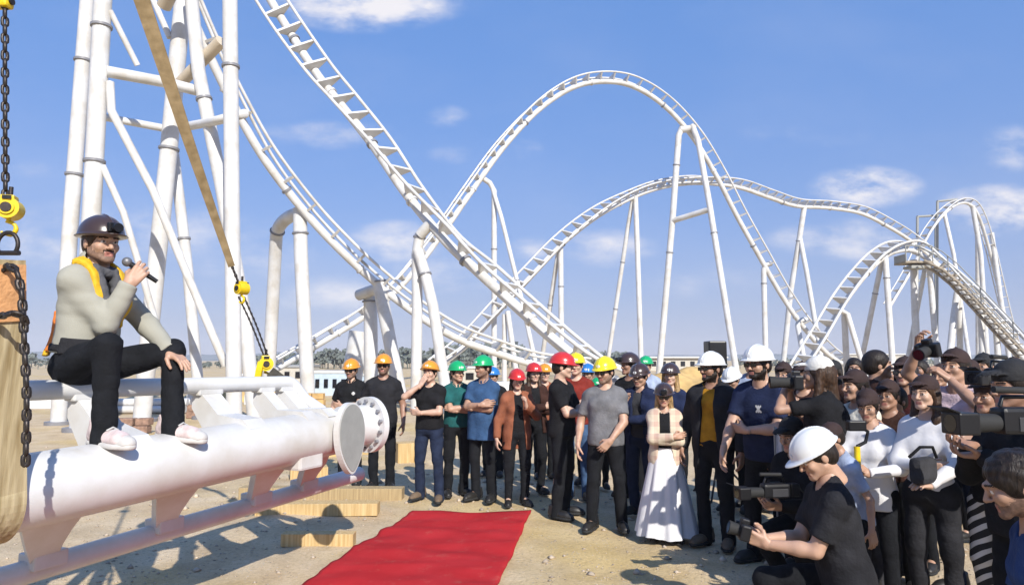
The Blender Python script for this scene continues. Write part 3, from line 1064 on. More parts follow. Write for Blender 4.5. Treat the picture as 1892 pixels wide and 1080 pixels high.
tag(gr, "loose pale pebbles scattered over the sandy ground", "gravel", kind="stuff")

# far-off low hills and woods
def ridge(name, pts, Y, m, depth=120):
    mb = MB(); n = len(pts)
    top = [P(px, py, Y) for px, py in pts]
    prof = [(-.5, -.1), (-.25, .75), (0, 1.0), (.35, .8), (1.0, .0)]
    rows = []
    for (t, h) in prof:
        rows.append([Vector((p.x, Y + t * depth, p.z * h if h > 0 else -1)) for p in top])
    for j in range(len(prof) - 1):
        mb.add(rows[j] + rows[j + 1], [[i, i + 1, n + i + 1, n + i] for i in range(n - 1)], True)
    return tag(mb.build(name, m), kind="structure")


HILLM = mat("haze_tinted_hill", (.22, .24, .25), rough=1, noise=.25, nscale=.05)  # distance haze is mixed into the hill colour itself
def hill_line(x0, x1, y, amp, sd0, step=14):
    rs = random.Random(sd0); ph = [rs.uniform(0, 6) for _ in range(4)]
    return [(x, y - amp * (.5 + .5 * math.sin(x * .013 + ph[0])) - amp * .4 * math.sin(x * .041 + ph[1]) - amp * .15 * math.sin(x * .13 + ph[2])) for x in range(x0, x1 + 1, step)]
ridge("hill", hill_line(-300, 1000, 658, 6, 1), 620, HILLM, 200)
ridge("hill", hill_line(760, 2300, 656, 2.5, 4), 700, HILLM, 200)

def foliage_mat(name, c):
    return mat(name, c, rough=.9, noise=.45, nscale=.6)
FOL = [foliage_mat("haze_tinted_foliage", (.15, .17, .15)), foliage_mat("far_foliage_b", (.09, .10, .07))]  # first tone lightened so distant haze is part of the leaf colour


def far_wood(name, label, spans, Y, m, hpx, n):
    """A far-off wood: many leaf-clump faces on uneven crowns."""
    mb = MB(); rs = random.Random(int(Y))
    for _ in range(n):
        x0, x1, sc = rs.choice(spans)
        px = rs.uniform(x0, x1); yy = Y + rs.uniform(-14, 14)
        c = BASE(px, yy); h = hpx * sc * yy / FPX * rs.uniform(.6, 1.15)
        for _k in range(46):
            a = rs.uniform(0, 6.28); e = rs.uniform(-.2, 1.0); rr = h * .42 * (1 - max(0, e) ** 2 * .6) * rs.uniform(.5, 1)
            p = c + Vector((math.cos(a) * rr, math.sin(a) * rr, h * (.45 + .5 * e)))
            q = h * rs.uniform(.07, .16)
            u = Vector((rs.gauss(0, 1), rs.gauss(0, 1), rs.gauss(0, 1))).normalized(); v = u.orthogonal().normalized()
            mb.add([p - u * q, p + v * q, p + u * q, p - v * q], [[0, 1, 2, 3]])
        mb.tube([c, c + Vector((0, 0, h * .5))], h * .03, 5, False)
    o = mb.build(name, m)
    return tag(o, label, "wood", kind="stuff")


far_wood("distant_wood", "dark far-off wood along the horizon behind the crowd", [(560, 800, 1), (800, 960, 1.25), (1060, 1180, .8), (1180, 1340, .5), (-60, 330, .7), (330, 470, .35), (470, 560, .7), (1340, 1900, .5)], 125, FOL[0], 34, 420)

# ------------------------------------------------------------------ roller coaster
def coaster_track(label, ctrl, gauge=1.1, r_rail=.062, r_spine=.19, h_spine=.46, tie=1.3, ring=6, group="roller coaster tracks", tie_w=.10, name="coaster_track"):
    rows = []
    pos = [P(c[0], c[1], c[2]) for c in ctrl]
    for i, c in enumerate(ctrl):
        a, b = pos[max(0, i - 1)], pos[min(len(pos) - 1, i + 1)]
        T = (b - a).normalized()
        if len(c) > 3:
            dep = c[2] * CP + (pos[i].z - HC) * SP
            k = FPX / dep
            lx, lz = c[3] / k, -c[4] / k
            q = gauge ** 2 - lx * lx - lz * lz
            Lv = Vector((lx, -math.sqrt(max(.02, q)), lz)).normalized()
        else:
            Lv = T.cross(Vector((0, 0, 1))).normalized()
            if Lv.y > 0: Lv = -Lv
        rows.append((*pos[i], *Lv))
    S = spline(rows, .35)
    n = len(S)
    C = [Vector(s[:3]) for s in S]; Ls = []; Ns = []
    for i in range(n):
        T = (C[min(n - 1, i + 1)] - C[max(0, i - 1)]).normalized()
        Lv = Vector(S[i][3:6]); Lv = (Lv - T * Lv.dot(T)).normalized()
        Ls.append(Lv); Ns.append(T.cross(Lv).normalized())
    E = empty(name, label, "coaster track", C[n // 2] * 1.0, 0, group)
    E.location = (0, 0, 0)
    base = C[0]
    for sgn in (-1, 1):
        MB().tube([C[i] + Ls[i] * sgn * gauge / 2 for i in range(n)], r_rail, 10).build("rail", WHITE, E)
    MB().tube([C[i] + Ns[i] * h_spine for i in range(n)], r_spine, 16).build("spine", WHITE, E)
    st = max(1, int(round(tie / .35)))
    cnt = 0
    for i in range(st // 2, n, st):
        T = (C[min(n - 1, i + 1)] - C[max(0, i - 1)]).normalized()
        c, l, nn = C[i], Ls[i], Ns[i]
        g2 = gauge / 2
        m2 = MB()
        M = Matrix((l, T, nn)).transposed()
        poly = [c - l * (g2 - .01), c - l * (g2 - .02) + nn * .09, c - l * .17 + nn * (h_spine - .06), c + l * .17 + nn * (h_spine - .06), c + l * (g2 - .02) + nn * .09, c + l * (g2 - .01)]
        m2.prism([p - T * tie_w / 2 for p in poly], T * tie_w)
        m2.build("cross_tie", WHITE, E)
        cnt += 1
        if cnt % ring == 0:
            q = c + nn * h_spine + T * .3
            MB().cyl(q - T * .05, q + T * .05, r_spine * 1.28, 16).build("joint_flange", DARKRING if cnt % (ring * 2) == 0 else WHITE, E)
    return E, C, Ls, Ns


A_ = coaster_track("steep white track diving diagonally across the picture middle, nearest of the tracks",
    [(430, -130, 27.0, -42, 26), (497, -8, 26.4, -42, 26), (580, 113, 25.6, -39, 25), (638, 182, 25.0, -34, 24), (700, 255, 24.3, -28, 21), (765, 342, 23.5, -17, 13), (838, 426, 22.7, -6, 5), (900, 485, 22.1),
     (965, 543, 21.5), (1030, 600, 21.0), (1085, 645, 20.6), (1120, 668, 20.4), (1170, 690, 20.2)], tie=1.05, r_spine=.17, h_spine=.44, ring=3)
B_ = coaster_track("white track sweeping down from the support tower behind the seated man",
    [(352, -40, 23, 16, -6), (398, 70, 24, 15, -7), (450, 180, 25, 14, -8), (507, 283, 26, 14, -9), (575, 374, 27, 13, -10), (640, 445, 27.6, 12, -10), (706, 506, 28.2, 10, -10), (775, 560, 28.8, 8, -9), (850, 606, 29.4, 5, -8), (930, 636, 30.2, 3, -7), (1000, 656, 31, 2, -6), (1080, 664, 32, 2, -5)], tie=1.3, r_spine=.165, ring=3)
C_ = coaster_track("tall white camelback hill, highest arch in the sky",
    [(440, 700, 36), (520, 657, 37.5), (600, 610, 38.5), (672, 566, 39.5, 3, 6), (735, 512, 40.4, 6, 7), (800, 430, 41.5, 8, 7), (860, 345, 42.5, 9, 7), (920, 263, 43.5, 8, 7), (985, 194, 44.5), (1050, 151, 45.2), (1110, 138, 46), (1170, 147, 46.6), (1230, 183, 47.3), (1285, 242, 48),
     (1330, 315, 48.6), (1370, 393, 49.2), (1410, 465, 49.8), (1450, 535, 50.5), (1495, 600, 51), (1550, 655, 52), (1640, 690, 54)], r_spine=.18, h_spine=.5, tie=1.1)
D_ = coaster_track("long low white hump track behind the tall arch",
    [(800, 668, 40, 12, 12), (860, 622, 41, 14, 14), (920, 560, 42, 16, 16), (980, 497, 43, 17, 16), (1040, 436, 44.5, 16, 15), (1100, 388, 46, 12, 12), (1160, 355, 48, 5, 8), (1220, 334, 50, 0, 9), (1290, 326, 52, 0, 9), (1360, 334, 54), (1420, 354, 56), (1470, 370, 58), (1530, 374, 60), (1590, 384, 61),
     (1640, 408, 62), (1690, 440, 63), (1745, 488, 64), (1800, 545, 65), (1860, 610, 66)], r_spine=.17, h_spine=.5, tie=.95)
E_ = coaster_track("right-hand white hump track whose near side is climbed by stairs",
    [(1440, 735, 40, 14, 8), (1480, 668, 41, 14, 9), (1515, 612, 42, 14, 10), (1550, 553, 43, 13, 10), (1585, 505, 44, 11, 10), (1620, 468, 45, 8, 10), (1655, 448, 46, 3, 9), (1692, 448, 46.5), (1735, 472, 46), (1785, 518, 45), (1835, 572, 43.5), (1890, 632, 42), (1950, 700, 40.5)], r_spine=.17, tie=.95, h_spine=.62, r_rail=.085)
F_ = coaster_track("farthest small white hill at the right edge of the picture",
    [(1640, 560, 78), (1680, 492, 79), (1710, 430, 80), (1740, 390, 81), (1770, 369, 82), (1795, 373, 83), (1812, 400, 84), (1828, 450, 85), (1845, 520, 86), (1862, 590, 87), (1885, 670, 88)], r_spine=.19, gauge=1.15, r_rail=.075)


def support(label, legs, extra=(), group="coaster support frames", m=None, fl=None, name="coaster_support"):
    """legs: lists of (points, radius[, flange positions as fractions])."""
    m = m or WHITE
    E = empty(name, label, "support", (legs[0][0][-1].x, legs[0][0][-1].y, 0), 0, group)
    off = Vector(E.location)
    for pts, r, *rest in legs:
        r = r * .92
        pts = [Vector(p) - off for p in pts]
        lo = MB().tube(pts, r, 18).build("leg", m, E)
        d = [0]
        for a, b in zip(pts, pts[1:]): d.append(d[-1] + (b - a).length)
        for t in (rest[0] if rest else ()):
            q = t * d[-1]
            for i in range(len(pts) - 1):
                if d[i] <= q <= d[i + 1]:
                    T = (pts[i + 1] - pts[i]).normalized(); c = pts[i] + T * (q - d[i])
                    MB().cyl(c - T * .032, c + T * .032, r * 1.2, 18).build("flange", DARKRING, lo)
        if abs(pts[-1].z) < .3:
            c = pts[-1]
            MB().cyl(c + Vector((0, 0, -.05)), c + Vector((0, 0, .09)), r * 1.7, 18).build("base_plate", DARKRING, lo)
    for pts, r, nm, *mm in extra:
        MB().tube([Vector(p) - off for p in pts], r, 14).build(nm, mm[0] if mm else m, E)
    return E


def bend(a, b, c, n=7):
    """Rounded corner through b."""
    a, b, c = Vector(a), Vector(b), Vector(c)
    return [a * (1 - t) ** 2 + b * 2 * t * (1 - t) + c * t * t for t in [i / n for i in range(n + 1)]]


# the tower of columns on the left, carrying tracks that leave the top of the picture
YT = 17.0
support("leftmost white tower column, shaded along its right side", [([P(171, -60, 18.6), P(162, 0, 18.6), P(129, 430, 18.6), BASE(108, 18.6)], .215, (.215, .47))], group="tower columns on the left")
support("thick white tower column rising behind the seated man's helmet", [([P(193, -60, YT), P(190, 0, YT), P(170, 380, YT), BASE(146, YT)], .235, (.135, .435))], group="tower columns on the left",
        extra=[([P(196, 132, YT), P(300, 151, 17.9), P(366, 168, 18.6)], .15, "cross_beam"), ([P(203, 20, YT), P(254, 121, 17.6)], .075, "brace"), ([P(203, 152, YT), P(206, 205, YT), P(283, 352, 17.5), P(345, 505, 17.8), P(417, 675, 18.2)], .105, "brace"), ([P(189, 306, YT), P(228, 392, 17.3), P(262, 505, 17.6), P(300, 640, 18)], .085, "brace")])
support("shaded leaning white column in the middle of the tower", [([P(347, -80, 19.5), P(338, 0, 19.5), P(313, 267, 19.5), P(277, 607, 19.5), BASE(262, 19.5)], .26, (.43,))], group="tower columns on the left",
        extra=[([P(152, 214, 19.3), P(196, 217, 19.4), P(303, 237, 19.5)], .11, "cross_beam"), ([P(327, 160, 19.3), P(409, 76, 18.3)], .17, "diagonal_strut", TANWHITE), ([P(262, -50, 19.3), P(283, 0, 19.3), P(314, 70, 19.4)], .09, "brace")])
support("white tower column leaning right behind the hanging sling", [([P(348, -60, 18.4), P(354, 0, 18.4), P(367, 133, 18.4), P(409, 340, 18.4), P(453, 590, 18.4), BASE(471, 18.4)], .20, (.30,))], group="tower columns on the left",
        extra=[([P(303, 12, 18.6), P(330, -45, 18)], .2, "diagonal_strut", TANWHITE)])
support("thick upright white column at the right of the tower", [([P(425, -70, YT), P(425, 0, YT), P(432, 690, YT), BASE(433, YT)], .205, (.235,))], group="tower columns on the left",
        extra=[([P(340, 235, 19), P(396, 224, 18), P(428, 216, YT), P(452, 210, 17.5)], .125, "cross_beam")])
support("slimmer white tower leg behind the microphone hand", [([P(318, 262, 20.3), P(333, 380, 20.3), P(347, 500, 20.3), BASE(372, 20.3)], .17, (.36,))], group="tower columns on the left")
# second bent of track B: pair of legs joined by an elbow
support("white elbow-topped pair of legs under the sweeping track", [([P(554, 385, 27.2), P(556, 470, 27.2), BASE(570, 27.2)], .30, (.13,)),
         ([P(556, 394, 27.4)] + bend(P(545, 396, 27.6), P(510, 408, 28.6), P(510, 445, 29)) + [BASE(494, 29)], .29, (.22,))])
support("short white pair of legs meeting under the sweeping track near the orange helmets", [([P(700, 520, 28.2), P(706, 555, 28.2), BASE(742, 28)], .30, (.0,)),
         ([P(672, 540, 29.4), P(684, 545, 29.4), P(685, 600, 29.4), BASE(686, 29.4)], .32, (.12,))], extra=[([P(663, 545, 29.3), P(706, 530, 28.4)], .24, "cap_beam")])
support("white stepped concrete-like pedestal column behind the first orange helmet", [([P(664, 612, 34), P(660, 640, 34), BASE(645, 34)], .55, ())])
support("white twin legs carrying the steep diving track", [([P(776, 432, 23.3), P(770, 470, 23.3), P(771, 560, 23.3), BASE(768, 23.3)], .20, (.02,)),
         ([P(772, 462, 23.1), P(784, 500, 23), P(800, 565, 22.8), BASE(830, 22.4)], .20, (.16,))], extra=[([P(796, 412, 23.0), P(776, 434, 23.2)], .19, "cap_beam")])
support("slender white A-frame under the left flank of the tall arch", [([P(893, 330, 43.3), P(905, 338, 43.3), P(913, 352, 43.3), BASE(913, 43.3)], .19, (.36, .8)), ([P(908, 342, 43.3), P(926, 400, 42.8), P(962, 545, 41.5), BASE(1000, 40.5)], .15, (.5,))])
support("tall white A-frame under the right shoulder of the arch", [([P(1262, 232, 47.8), P(1254, 250, 47.8), P(1243, 400, 48), BASE(1216, 48.4)], .24, (.16, .5)), ([P(1279, 232, 47.6), P(1290, 260, 47), P(1310, 372, 46), BASE(1365, 44)], .22, (.45,))],
        extra=[([P(1242, 408, 48), P(1310, 387, 46)], .20, "cross_beam"), ([P(1258, 240, 47.8), P(1285, 236, 47.6)], .25, "cap_beam")])
support("lone white post under the arch's descending side", [([P(1425, 486, 49.9)] + bend(P(1419, 488, 49.9), P(1411, 491, 49.9), P(1411, 503, 49.9)) + [BASE(1416, 49.9)], .21, (.2,))])
support("short bent white strut at the foot of the arch", [([P(1490, 590, 50.9)] + bend(P(1484, 590, 50.8), P(1473, 592, 50.5), P(1474, 603, 50.3)) + [BASE(1494, 49)], .2, ())])
support("pale leg pair under the rising hump left of the tall A-frame", [([P(1036, 452, 44.6), P(1036, 480, 44.6), BASE(1038, 44.6)], .19, (.3,)), ([P(1032, 462, 44.8), BASE(994, 47)], .17, (.4,))])
support("grey shaded leg pair under the hump crest", [([P(1170, 362, 48.4), P(1160, 420, 49), BASE(1117, 51)], .17, (.35, .6)), ([P(1174, 362, 48.3), P(1177, 440, 48.3), BASE(1186, 48.3)], .2, ())])
support("thin white legs behind the diving track's lower end", [([P(938, 575, 42.3), BASE(958, 41.5)], .18, ()), ([P(932, 580, 42.5), BASE(932, 42.5)], .17, ())])
support("white A-frame under the long hump by the lone post", [([P(1486, 382, 58.6), P(1477, 440, 58.8), P(1461, 537, 59.4), BASE(1444, 60)], .25, (.2,)), ([P(1478, 440, 58.8), P(1490, 500, 58.2), BASE(1524, 57)], .22, ())])
support("white leg pair below the crest of the stair-climbed hump", [([P(1634, 466, 45.6), P(1636, 480, 45.5), BASE(1652, 45)], .21, (.2,)), ([P(1632, 468, 45.6), BASE(1583, 48)], .19, (.3,))])
support("white leg pair at the rising side of the stair-climbed hump", [([P(1556, 575, 43.6), P(1566, 580, 43.5), BASE(1606, 42.5)], .18, ()), ([P(1560, 580, 43.8), BASE(1566, 44)], .21, ())])
support("white leg pair under the maintenance platform", [([P(1688, 480, 47), P(1690, 560, 47), BASE(1697, 47)], .25, ()), ([P(1716, 478, 46.6), BASE(1735, 46)], .2, ()), ([P(1712, 480, 47), BASE(1668, 48)], .17, ())])
support("bright leaning leg under the descending stairs", [([P(1769, 540, 45), P(1763, 580, 44.6), BASE(1749, 43.5)], .23, ()), ([P(1772, 545, 45.2), BASE(1775, 46)], .2, ())])
support("white leg pair at the right foot of the stairs", [([P(1812, 580, 44), BASE(1818, 43.5)], .2, ()), ([P(1840, 600, 43.4), BASE(1848, 43)], .2, ())])
support("tall thin white legs of the farthest hill", [([P(1745, 395, 81.2), P(1762, 470, 80), BASE(1795, 78)], .24, ()), ([P(1797, 380, 83), P(1812, 470, 83), BASE(1826, 83)], .3, ()), ([P(1832, 430, 85), BASE(1868, 84)], .3, ()), ([P(1806, 430, 84.5), BASE(1807, 88)], .28, ())])
support("grey square access tower beside the farthest hill", [([P(1695, 400, 82), BASE(1694, 82)], .16, ()), ([P(1729, 396, 83), BASE(1728, 83)], .16, ()), ([P(1732, 372, 82), BASE(1731, 82)], .16, ())],
        extra=[([P(1695, 400, 82), P(1729, 398, 83)], .14, "cross_beam"), ([P(1732, 372, 82), P(1768, 368, 83)], .14, "cross_beam"), ([P(1695, 520, 82), P(1730, 500, 83)], .12, "cross_beam")], m=GREYPLATE, group="access towers")

# maintenance stairs along the right flank of track E
st_e = empty("maintenance_stairs", "brown metal stairs and platform beside the right-hand hump track", "stairs", (0, 0, 0))
GRATE = mat("rusty_grating", (.36, .30, .22), rough=.7, noise=.25, nscale=3)
cl = [P(1700, 478, 45.4), P(1745, 502, 44.6), P(1795, 552, 43.4), P(1845, 606, 42), P(1900, 665, 40.6)]
S_ = spline(cl, .42)
for q in S_[3:]:
    c = Vector(q)
    MB().box(c, (.62, .8, .06), bev=0).build("tread", GRATE, st_e)
for dz, dy, rr, nm in ((-.18, -.42, .1, "stringer"), (-.18, .42, .1, "stringer"), (1.05, -.45, .035, "handrail"), (.6, -.45, .03, "handrail"), (1.05, .45, .035, "handrail")):
    MB().tube([Vector(q) + Vector((0, dy, dz)) for q in S_[::3]], rr, 8).build(nm, GREYPLATE if nm == "handrail" else GRATE, st_e)
for q in S_[4::7]:
    c = Vector(q)
    MB().tube([c + Vector((0, -.45, -.1)), c + Vector((0, -.45, 1.05))], .035, 6).build("baluster", GREYPLATE, st_e)
mp_ = empty("maintenance_platform", "small grey work platform hung below the crest of the stair-climbed hump", "platform", P(1688, 486, 46))
for nm, c, sz, mm in (("deck", (0, 0, 0), (1.9, 1.4, .14), GRATE), ("toe_board", (-.9, 0, .3), (.08, 1.4, .5), GREYPLATE), ("underframe", (.2, 0, -.3), (1.3, 1.0, .2), GREYPLATE)):
    MB().box(c, sz, bev=.01).build(nm, mm, mp_)
for x in (-.9, 0, .9):
    MB().tube([Vector((x, -.68, 0)), Vector((x, -.68, 1.1))], .04, 6).build("post", GREYPLATE, mp_)
MB().tube([Vector((-.9, -.68, 1.1)), Vector((.9, -.68, 1.1))], .04, 6).build("handrail", GREYPLATE, mp_)

# the dusty air: one closed box round everything
if HAZE:
    hb = MB().box((0, 470, 14.5), (3000, 1100, 31))
    hm_v = bpy.data.materials.new("haze_air"); hm_v.use_nodes = True
    hn = hm_v.node_tree; hn.nodes.remove(hn.nodes["Principled BSDF"])
    pvn = hn.nodes.new("ShaderNodeVolumePrincipled"); pvn.inputs["Density"].default_value = 0.0006; pvn.inputs["Color"].default_value = (.88, .92, 1, 1); pvn.inputs["Anisotropy"].default_value = -.1
    hn.links.new(pvn.outputs["Volume"], hn.nodes["Material Output"].inputs["Volume"])
    ho_ = hb.build("haze", hm_v); tag(ho_, "thin dusty haze in the air over the whole site", "haze", kind="stuff")
# ------------------------------------------------------------------ the hanging track section in front
UX, UY = .409, .9125
U_ = Vector((UX, UY, 0)); W_ = Vector((UY, -UX, 0)); Z_ = Vector((0, 0, 1))
O_ = Vector((-1.54, 5.6, 0))
def tilt(a): return .027 * (a + 2.6)
def S(a, c, z): return O_ + U_ * a + W_ * c + Z_ * (z + tilt(a))
ZS, RS = 1.10, .19
RU = lambda a: (-.40, 1.575 - .012 * a - tilt(a))          # upper rail: across, height
RL = (-.36, .585)
sec = empty("track_section", "white coaster track section hanging in slings in the left foreground, used as a seat", "track section", (0, 0, 0))
A0, A1 = -4.6, -.16
sp = MB().tube([S(a, 0, ZS) for a in np.linspace(A0, A1, 14)], RS, 48).build("spine", WHITE, sec)
upts = [S(a, *RU(a)) for a in np.linspace(A0, -.02, 12)]
upts += bend(S(.0, *RU(.0)), S(.06, *RU(.06)), S(.10, -.37, RU(.1)[1] - .07))[1:]
MB().tube(upts, .058, 24).build("rail", WHITE, sec)
MB().tube([S(a, *RL) for a in np.linspace(A0, .98, 12)], .066, 24).build("rail", WHITE, sec)
for a in (-4.1, -3.35, -2.55, -1.72, -.82, -.26, -.02):
    c, z = RU(a)
    t = MB()
    wd = .17 if a < -.5 else .12
    poly = [S(a, c + .02, z - .04), S(a, c - .045, z - .06), S(a, c - .05, z - .16), S(a, -.20, ZS - .03), S(a, -.05, ZS + .10), S(a, .12, ZS + RS * .78), S(a, .05, ZS + RS + .02), S(a, -.19, z - .20)]
    t.prism([p - U_ * wd / 2 for p in poly], U_ * wd)
    # collar that grips the rail
    q = S(a, c, z - .035)
    t.box(q, (wd + .05, .10, .07), Matrix((U_, W_, Z_)).transposed(), bev=.012)
    t.build("upper_tie", WHITE, sec)
for a in (-3.0, -2.2, -1.42, -.60, -.06):
    t = MB()
    # web plate in the plane of spine and lower rail, flared towards the spine
    def pl(u, f): return S(a + u + .27 * f, RL[0] * f, ZS - .10 - (ZS - .10 - RL[1] - .03) * f)
    poly = [pl(-.12, 0), pl(-.11, .30), pl(-.09, 1.0), pl(.07, 1.0), pl(.07, .80), pl(.09, .66), pl(.15, .40), pl(.27 if a < -.5 else .16, .0)]
    nrmv = (poly[2] - poly[0]).cross(poly[3] - poly[2]).normalized()
    t.prism([p - nrmv * .03 for p in poly], nrmv * .06)
    t.box(pl(-.01, .93), (.19, .15, .09), Matrix((U_, W_, Z_)).transposed(), bev=.012)
    t.build("lower_tie", WHITE, sec)
# end: stiffening box, grey tear-drop end plate, stub with bolted flange
t = MB()
t.box(S(-.30, .0, ZS - .10), (.26, .30, .24), Matrix((U_, W_, Z_)).transposed(), bev=.02)
t.build("end_stiffener", WHITE, sec)
pc = P(651, 797, 5.56)
PN = Vector((.95, -.31, 0.04)).normalized(); PX = Z_.cross(PN).normalized(); PY = PN.cross(PX)
poly = []
for i in range(48):
    a = 2 * PI * i / 48
    sn = math.sin(a)
    x, y = math.cos(a) * .20, sn * .235
    if sn < 0:
        y = sn * .335; x *= 1 - .35 * abs(sn) ** 2.5
    poly.append(pc + PX * x + PY * y)
MB().prism([p - PN * .05 for p in poly], PN * .05).build("end_plate_rim", WHITE, sec)
ins = [pc + (p - pc) * .93 + PN * .004 for p in poly]
MB().prism([p - PN * .01 for p in ins], PN * .012).build("end_plate", GREYPLATE, sec)
MB().tube([S(-.2, 0, ZS), S(-.08, .0, ZS), S(.10, 0, ZS)], .184, 40).build("elbow", WHITE, sec)
f0 = P(655, 786, 6.0); FN = Vector((.62, .78, 0)).normalized()
f1 = f0 + FN * .13
MB().tube([f0 - FN * .15, f1], .175, 36).build("stub_pipe", WHITE, sec)
fl = MB().cyl(f1, f1 + FN * .055, .245, 44).build("bolted_flange", WHITE, sec)
FX = FN.cross(Z_).normalized()
for i in range(14):
    a = 2 * PI * i / 14 + .2
    c = f1 + FX * math.cos(a) * .208 + Z_ * math.sin(a) * .208
    MB().cyl(c - FN * .026, c + FN * .002, .017, 6).build("bolt", DARKRING, fl)
MB().tube([S(.095, -.372, RU(.1)[1] - .062), S(.16, -.34, RU(.1)[1] - .15), S(.22, -.22, ZS + .16), S(.22, -.05, ZS)], .056, 20).build("rail_end", WHITE, sec)

# near webbing sling wrapped round the spine, its sleeve, chain and hoist
sl = empty("lifting_sling", "wide beige webbing sling with orange sleeve wrapped round the hanging track section", "sling", (0, 0, 0))
aS = -2.47
def belt(pts, wdir, wd, th, name, m, parent, taper=1.0):
    """A strap through pts: wdir is the width direction."""
    mb = MB(); n = len(pts); vs = []
    for i, p in enumerate(pts):
        T = (Vector(pts[min(n - 1, i + 1)]) - Vector(pts[max(0, i - 1)])).normalized()
        wv = Vector(wdir[i] if isinstance(wdir, list) else wdir); wv = (wv - T * wv.dot(T)).normalized()
        nv = T.cross(wv)
        for u, q in ((-1, -1), (1, -1), (1, 1), (-1, 1)):
            vs.append(Vector(p) + wv * u * wd * (1 + (taper - 1) * i / (n - 1)) / 2 + nv * q * th / 2)
    fs = [[0, 1, 2, 3], [4 * n - 1, 4 * n - 2, 4 * n - 3, 4 * n - 4]]
    for i in range(n - 1):
        for k in range(4):
            k2 = (k + 1) % 4
            fs.append([4 * i + k, 4 * i + k2, 4 * i + 4 + k2, 4 * i + 4 + k])
    mb.add(vs, fs, False)
    return mb.build(name, m, parent)

hook_z = P(10, 470, 3.35)
pts = []
top_ = P(16, 480, 3.12)
cpos = lambda ang: S(aS, math.cos(ang) * (RS + .02), ZS + math.sin(ang) * (RS + .02))
side_top = cpos(R(12))
for t in np.linspace(0, 1, 9): pts.append(top_.lerp(side_top, t))
for ang in np.linspace(5, -172, 22): pts.append(cpos(R(ang)))
up2 = cpos(R(-188))
for t in np.linspace(0, 1, 8): pts.append(up2.lerp(P(6, 480, 3.2), t))
belt(pts, U_, .135, .026, "belt", WEB, sl)
slp = [top_.lerp(side_top, t) + W_ * .004 for t in np.linspace(.02, .26, 6)]
belt(slp, U_, .125, .042, "sleeve", ORANGEW, sl)


def chain(name, label, pts, link_len, wire, m, parent=None, wid=.62, cat="chain", link_parts=False):
    """A real chain: alternating oval links along pts, one mesh (links are one thing's own pattern)."""
    S_ = spline([tuple(p) for p in pts], link_len * .74)
    mb = MB()
    n = len(S_)
    for i in range(n - 1):
        a, b = Vector(S_[i]), Vector(S_[i + 1])
        T = (b - a).normalized(); c = (a + b) / 2
        x = T.orthogonal().normalized(); y = T.cross(x)
        v = x if i % 2 == 0 else y
        hl = link_len / 2 - wire; hw = link_len * wid / 2 - wire
        ring = []
        for k in range(13):
            an = 2 * PI * k / 12
            ct, st = math.cos(an), math.sin(an)
            ring.append(c + T * ((hl - hw) * (1 if ct > 0 else -1) * (1 if abs(ct) > .01 else 0) + hw * ct) + v * hw * st)
        mb.tube(ring, wire, 6, False)
    o = mb.build(name, m, parent)
    if label: tag(o, label, cat)
    return o


chain("hoist_chain", "dark hoist chain hanging straight down at the left edge of the picture", [P(9, -60, 3.3), P(9, 120, 3.3), P(10, 368, 3.3)], .062, .0085, CHAINM)
chain("lashing_chain", "rusty chain draped over the orange sleeve and hanging down the beige sling", [P(2, 520, 3.18), P(14, 492, 3.06), P(30, 500, 3.04), P(40, 545, 3.03), P(45, 640, 3.02), P(49, 740, 3.01), P(47, 860, 3.01)], .066, .010, CHAINM)
chain("lashing_chain", "short rusty chain cinched across the beige sling below its orange sleeve", [P(-6, 588, 3.06), P(12, 580, 3.00), P(30, 578, 2.99), P(44, 584, 3.01), P(48, 600, 3.03)], .060, .0095, CHAINM)


def hoist(label, p, sc=1.0, tilt=0):
    E = empty("chain_hoist", label, "hoist", p, tilt)
    b = MB()
    b.cyl((0, -.055 * sc, 0), (0, .055 * sc, 0), .062 * sc, 22)
    b.box((-.005 * sc, 0, .052 * sc), (.07 * sc, .085 * sc, .05 * sc), bev=.008 * sc)
    b.cyl((0, -.066 * sc, 0), (0, -.055 * sc, 0), .04 * sc, 18)
    b.build("housing", YELLOWP, E)
    MB().tube([(0, 0, .07 * sc), (0, 0, .13 * sc)], .012 * sc, 8).build("shank", CHAINM, E)
    MB().cyl((0, -.072 * sc, 0), (0, -.065 * sc, 0), .028 * sc, 16).build("hub_cap", CHAINM, E)
    lp_ = MB().box((0, -.062 * sc, .058 * sc), (.045 * sc, .004, .022 * sc)); lp_.box((0, .062 * sc, .058 * sc), (.045 * sc, .004, .022 * sc)); lp_.build("nameplate", BLACKPL, E)
    pts = [(0, 0, -.06 * sc)]
    pts += [(math.sin(a) * .038 * sc, 0, -.115 * sc + math.cos(a) * .038 * sc) for a in np.linspace(-.2, 4.2, 14)]
    MB().tube([Vector(q) for q in pts], .011 * sc, 10, rad=[.011 * sc] * 6 + [.013 * sc] * 5 + [.007 * sc] * 4).build("hook", YELLOWP, E)
    return E


hoist("yellow chain hoist block with hook above the beige sling at the left edge", P(18, 386, 3.24), .84, R(20))
sh = empty("shackle", "steel bow shackle joining the yellow hook to the chain", "shackle", P(14, 452, 3.22))
MB().tube([Vector((math.sin(a) * .05, 0, math.cos(a) * .06)) for a in np.linspace(-2.3, 2.3, 16)], .010, 10).build("bow", CHAINM, sh)
MB().cyl((-.05, 0, -.04), (.06, 0, -.04), .012, 10).build("pin", CHAINM, sh)
cl_ = empty("chain_clutch", "yellow chain fitting at the top left corner of the picture", "chain fitting", P(4, 3, 3.3))
MB().box((0, 0, 0), (.09, .06, .07), bev=.015).build("housing", YELLOWP, cl_)
MB().cyl((-.05, 0, 0), (.055, 0, 0), .018, 10).build("pin", CHAINM, cl_)

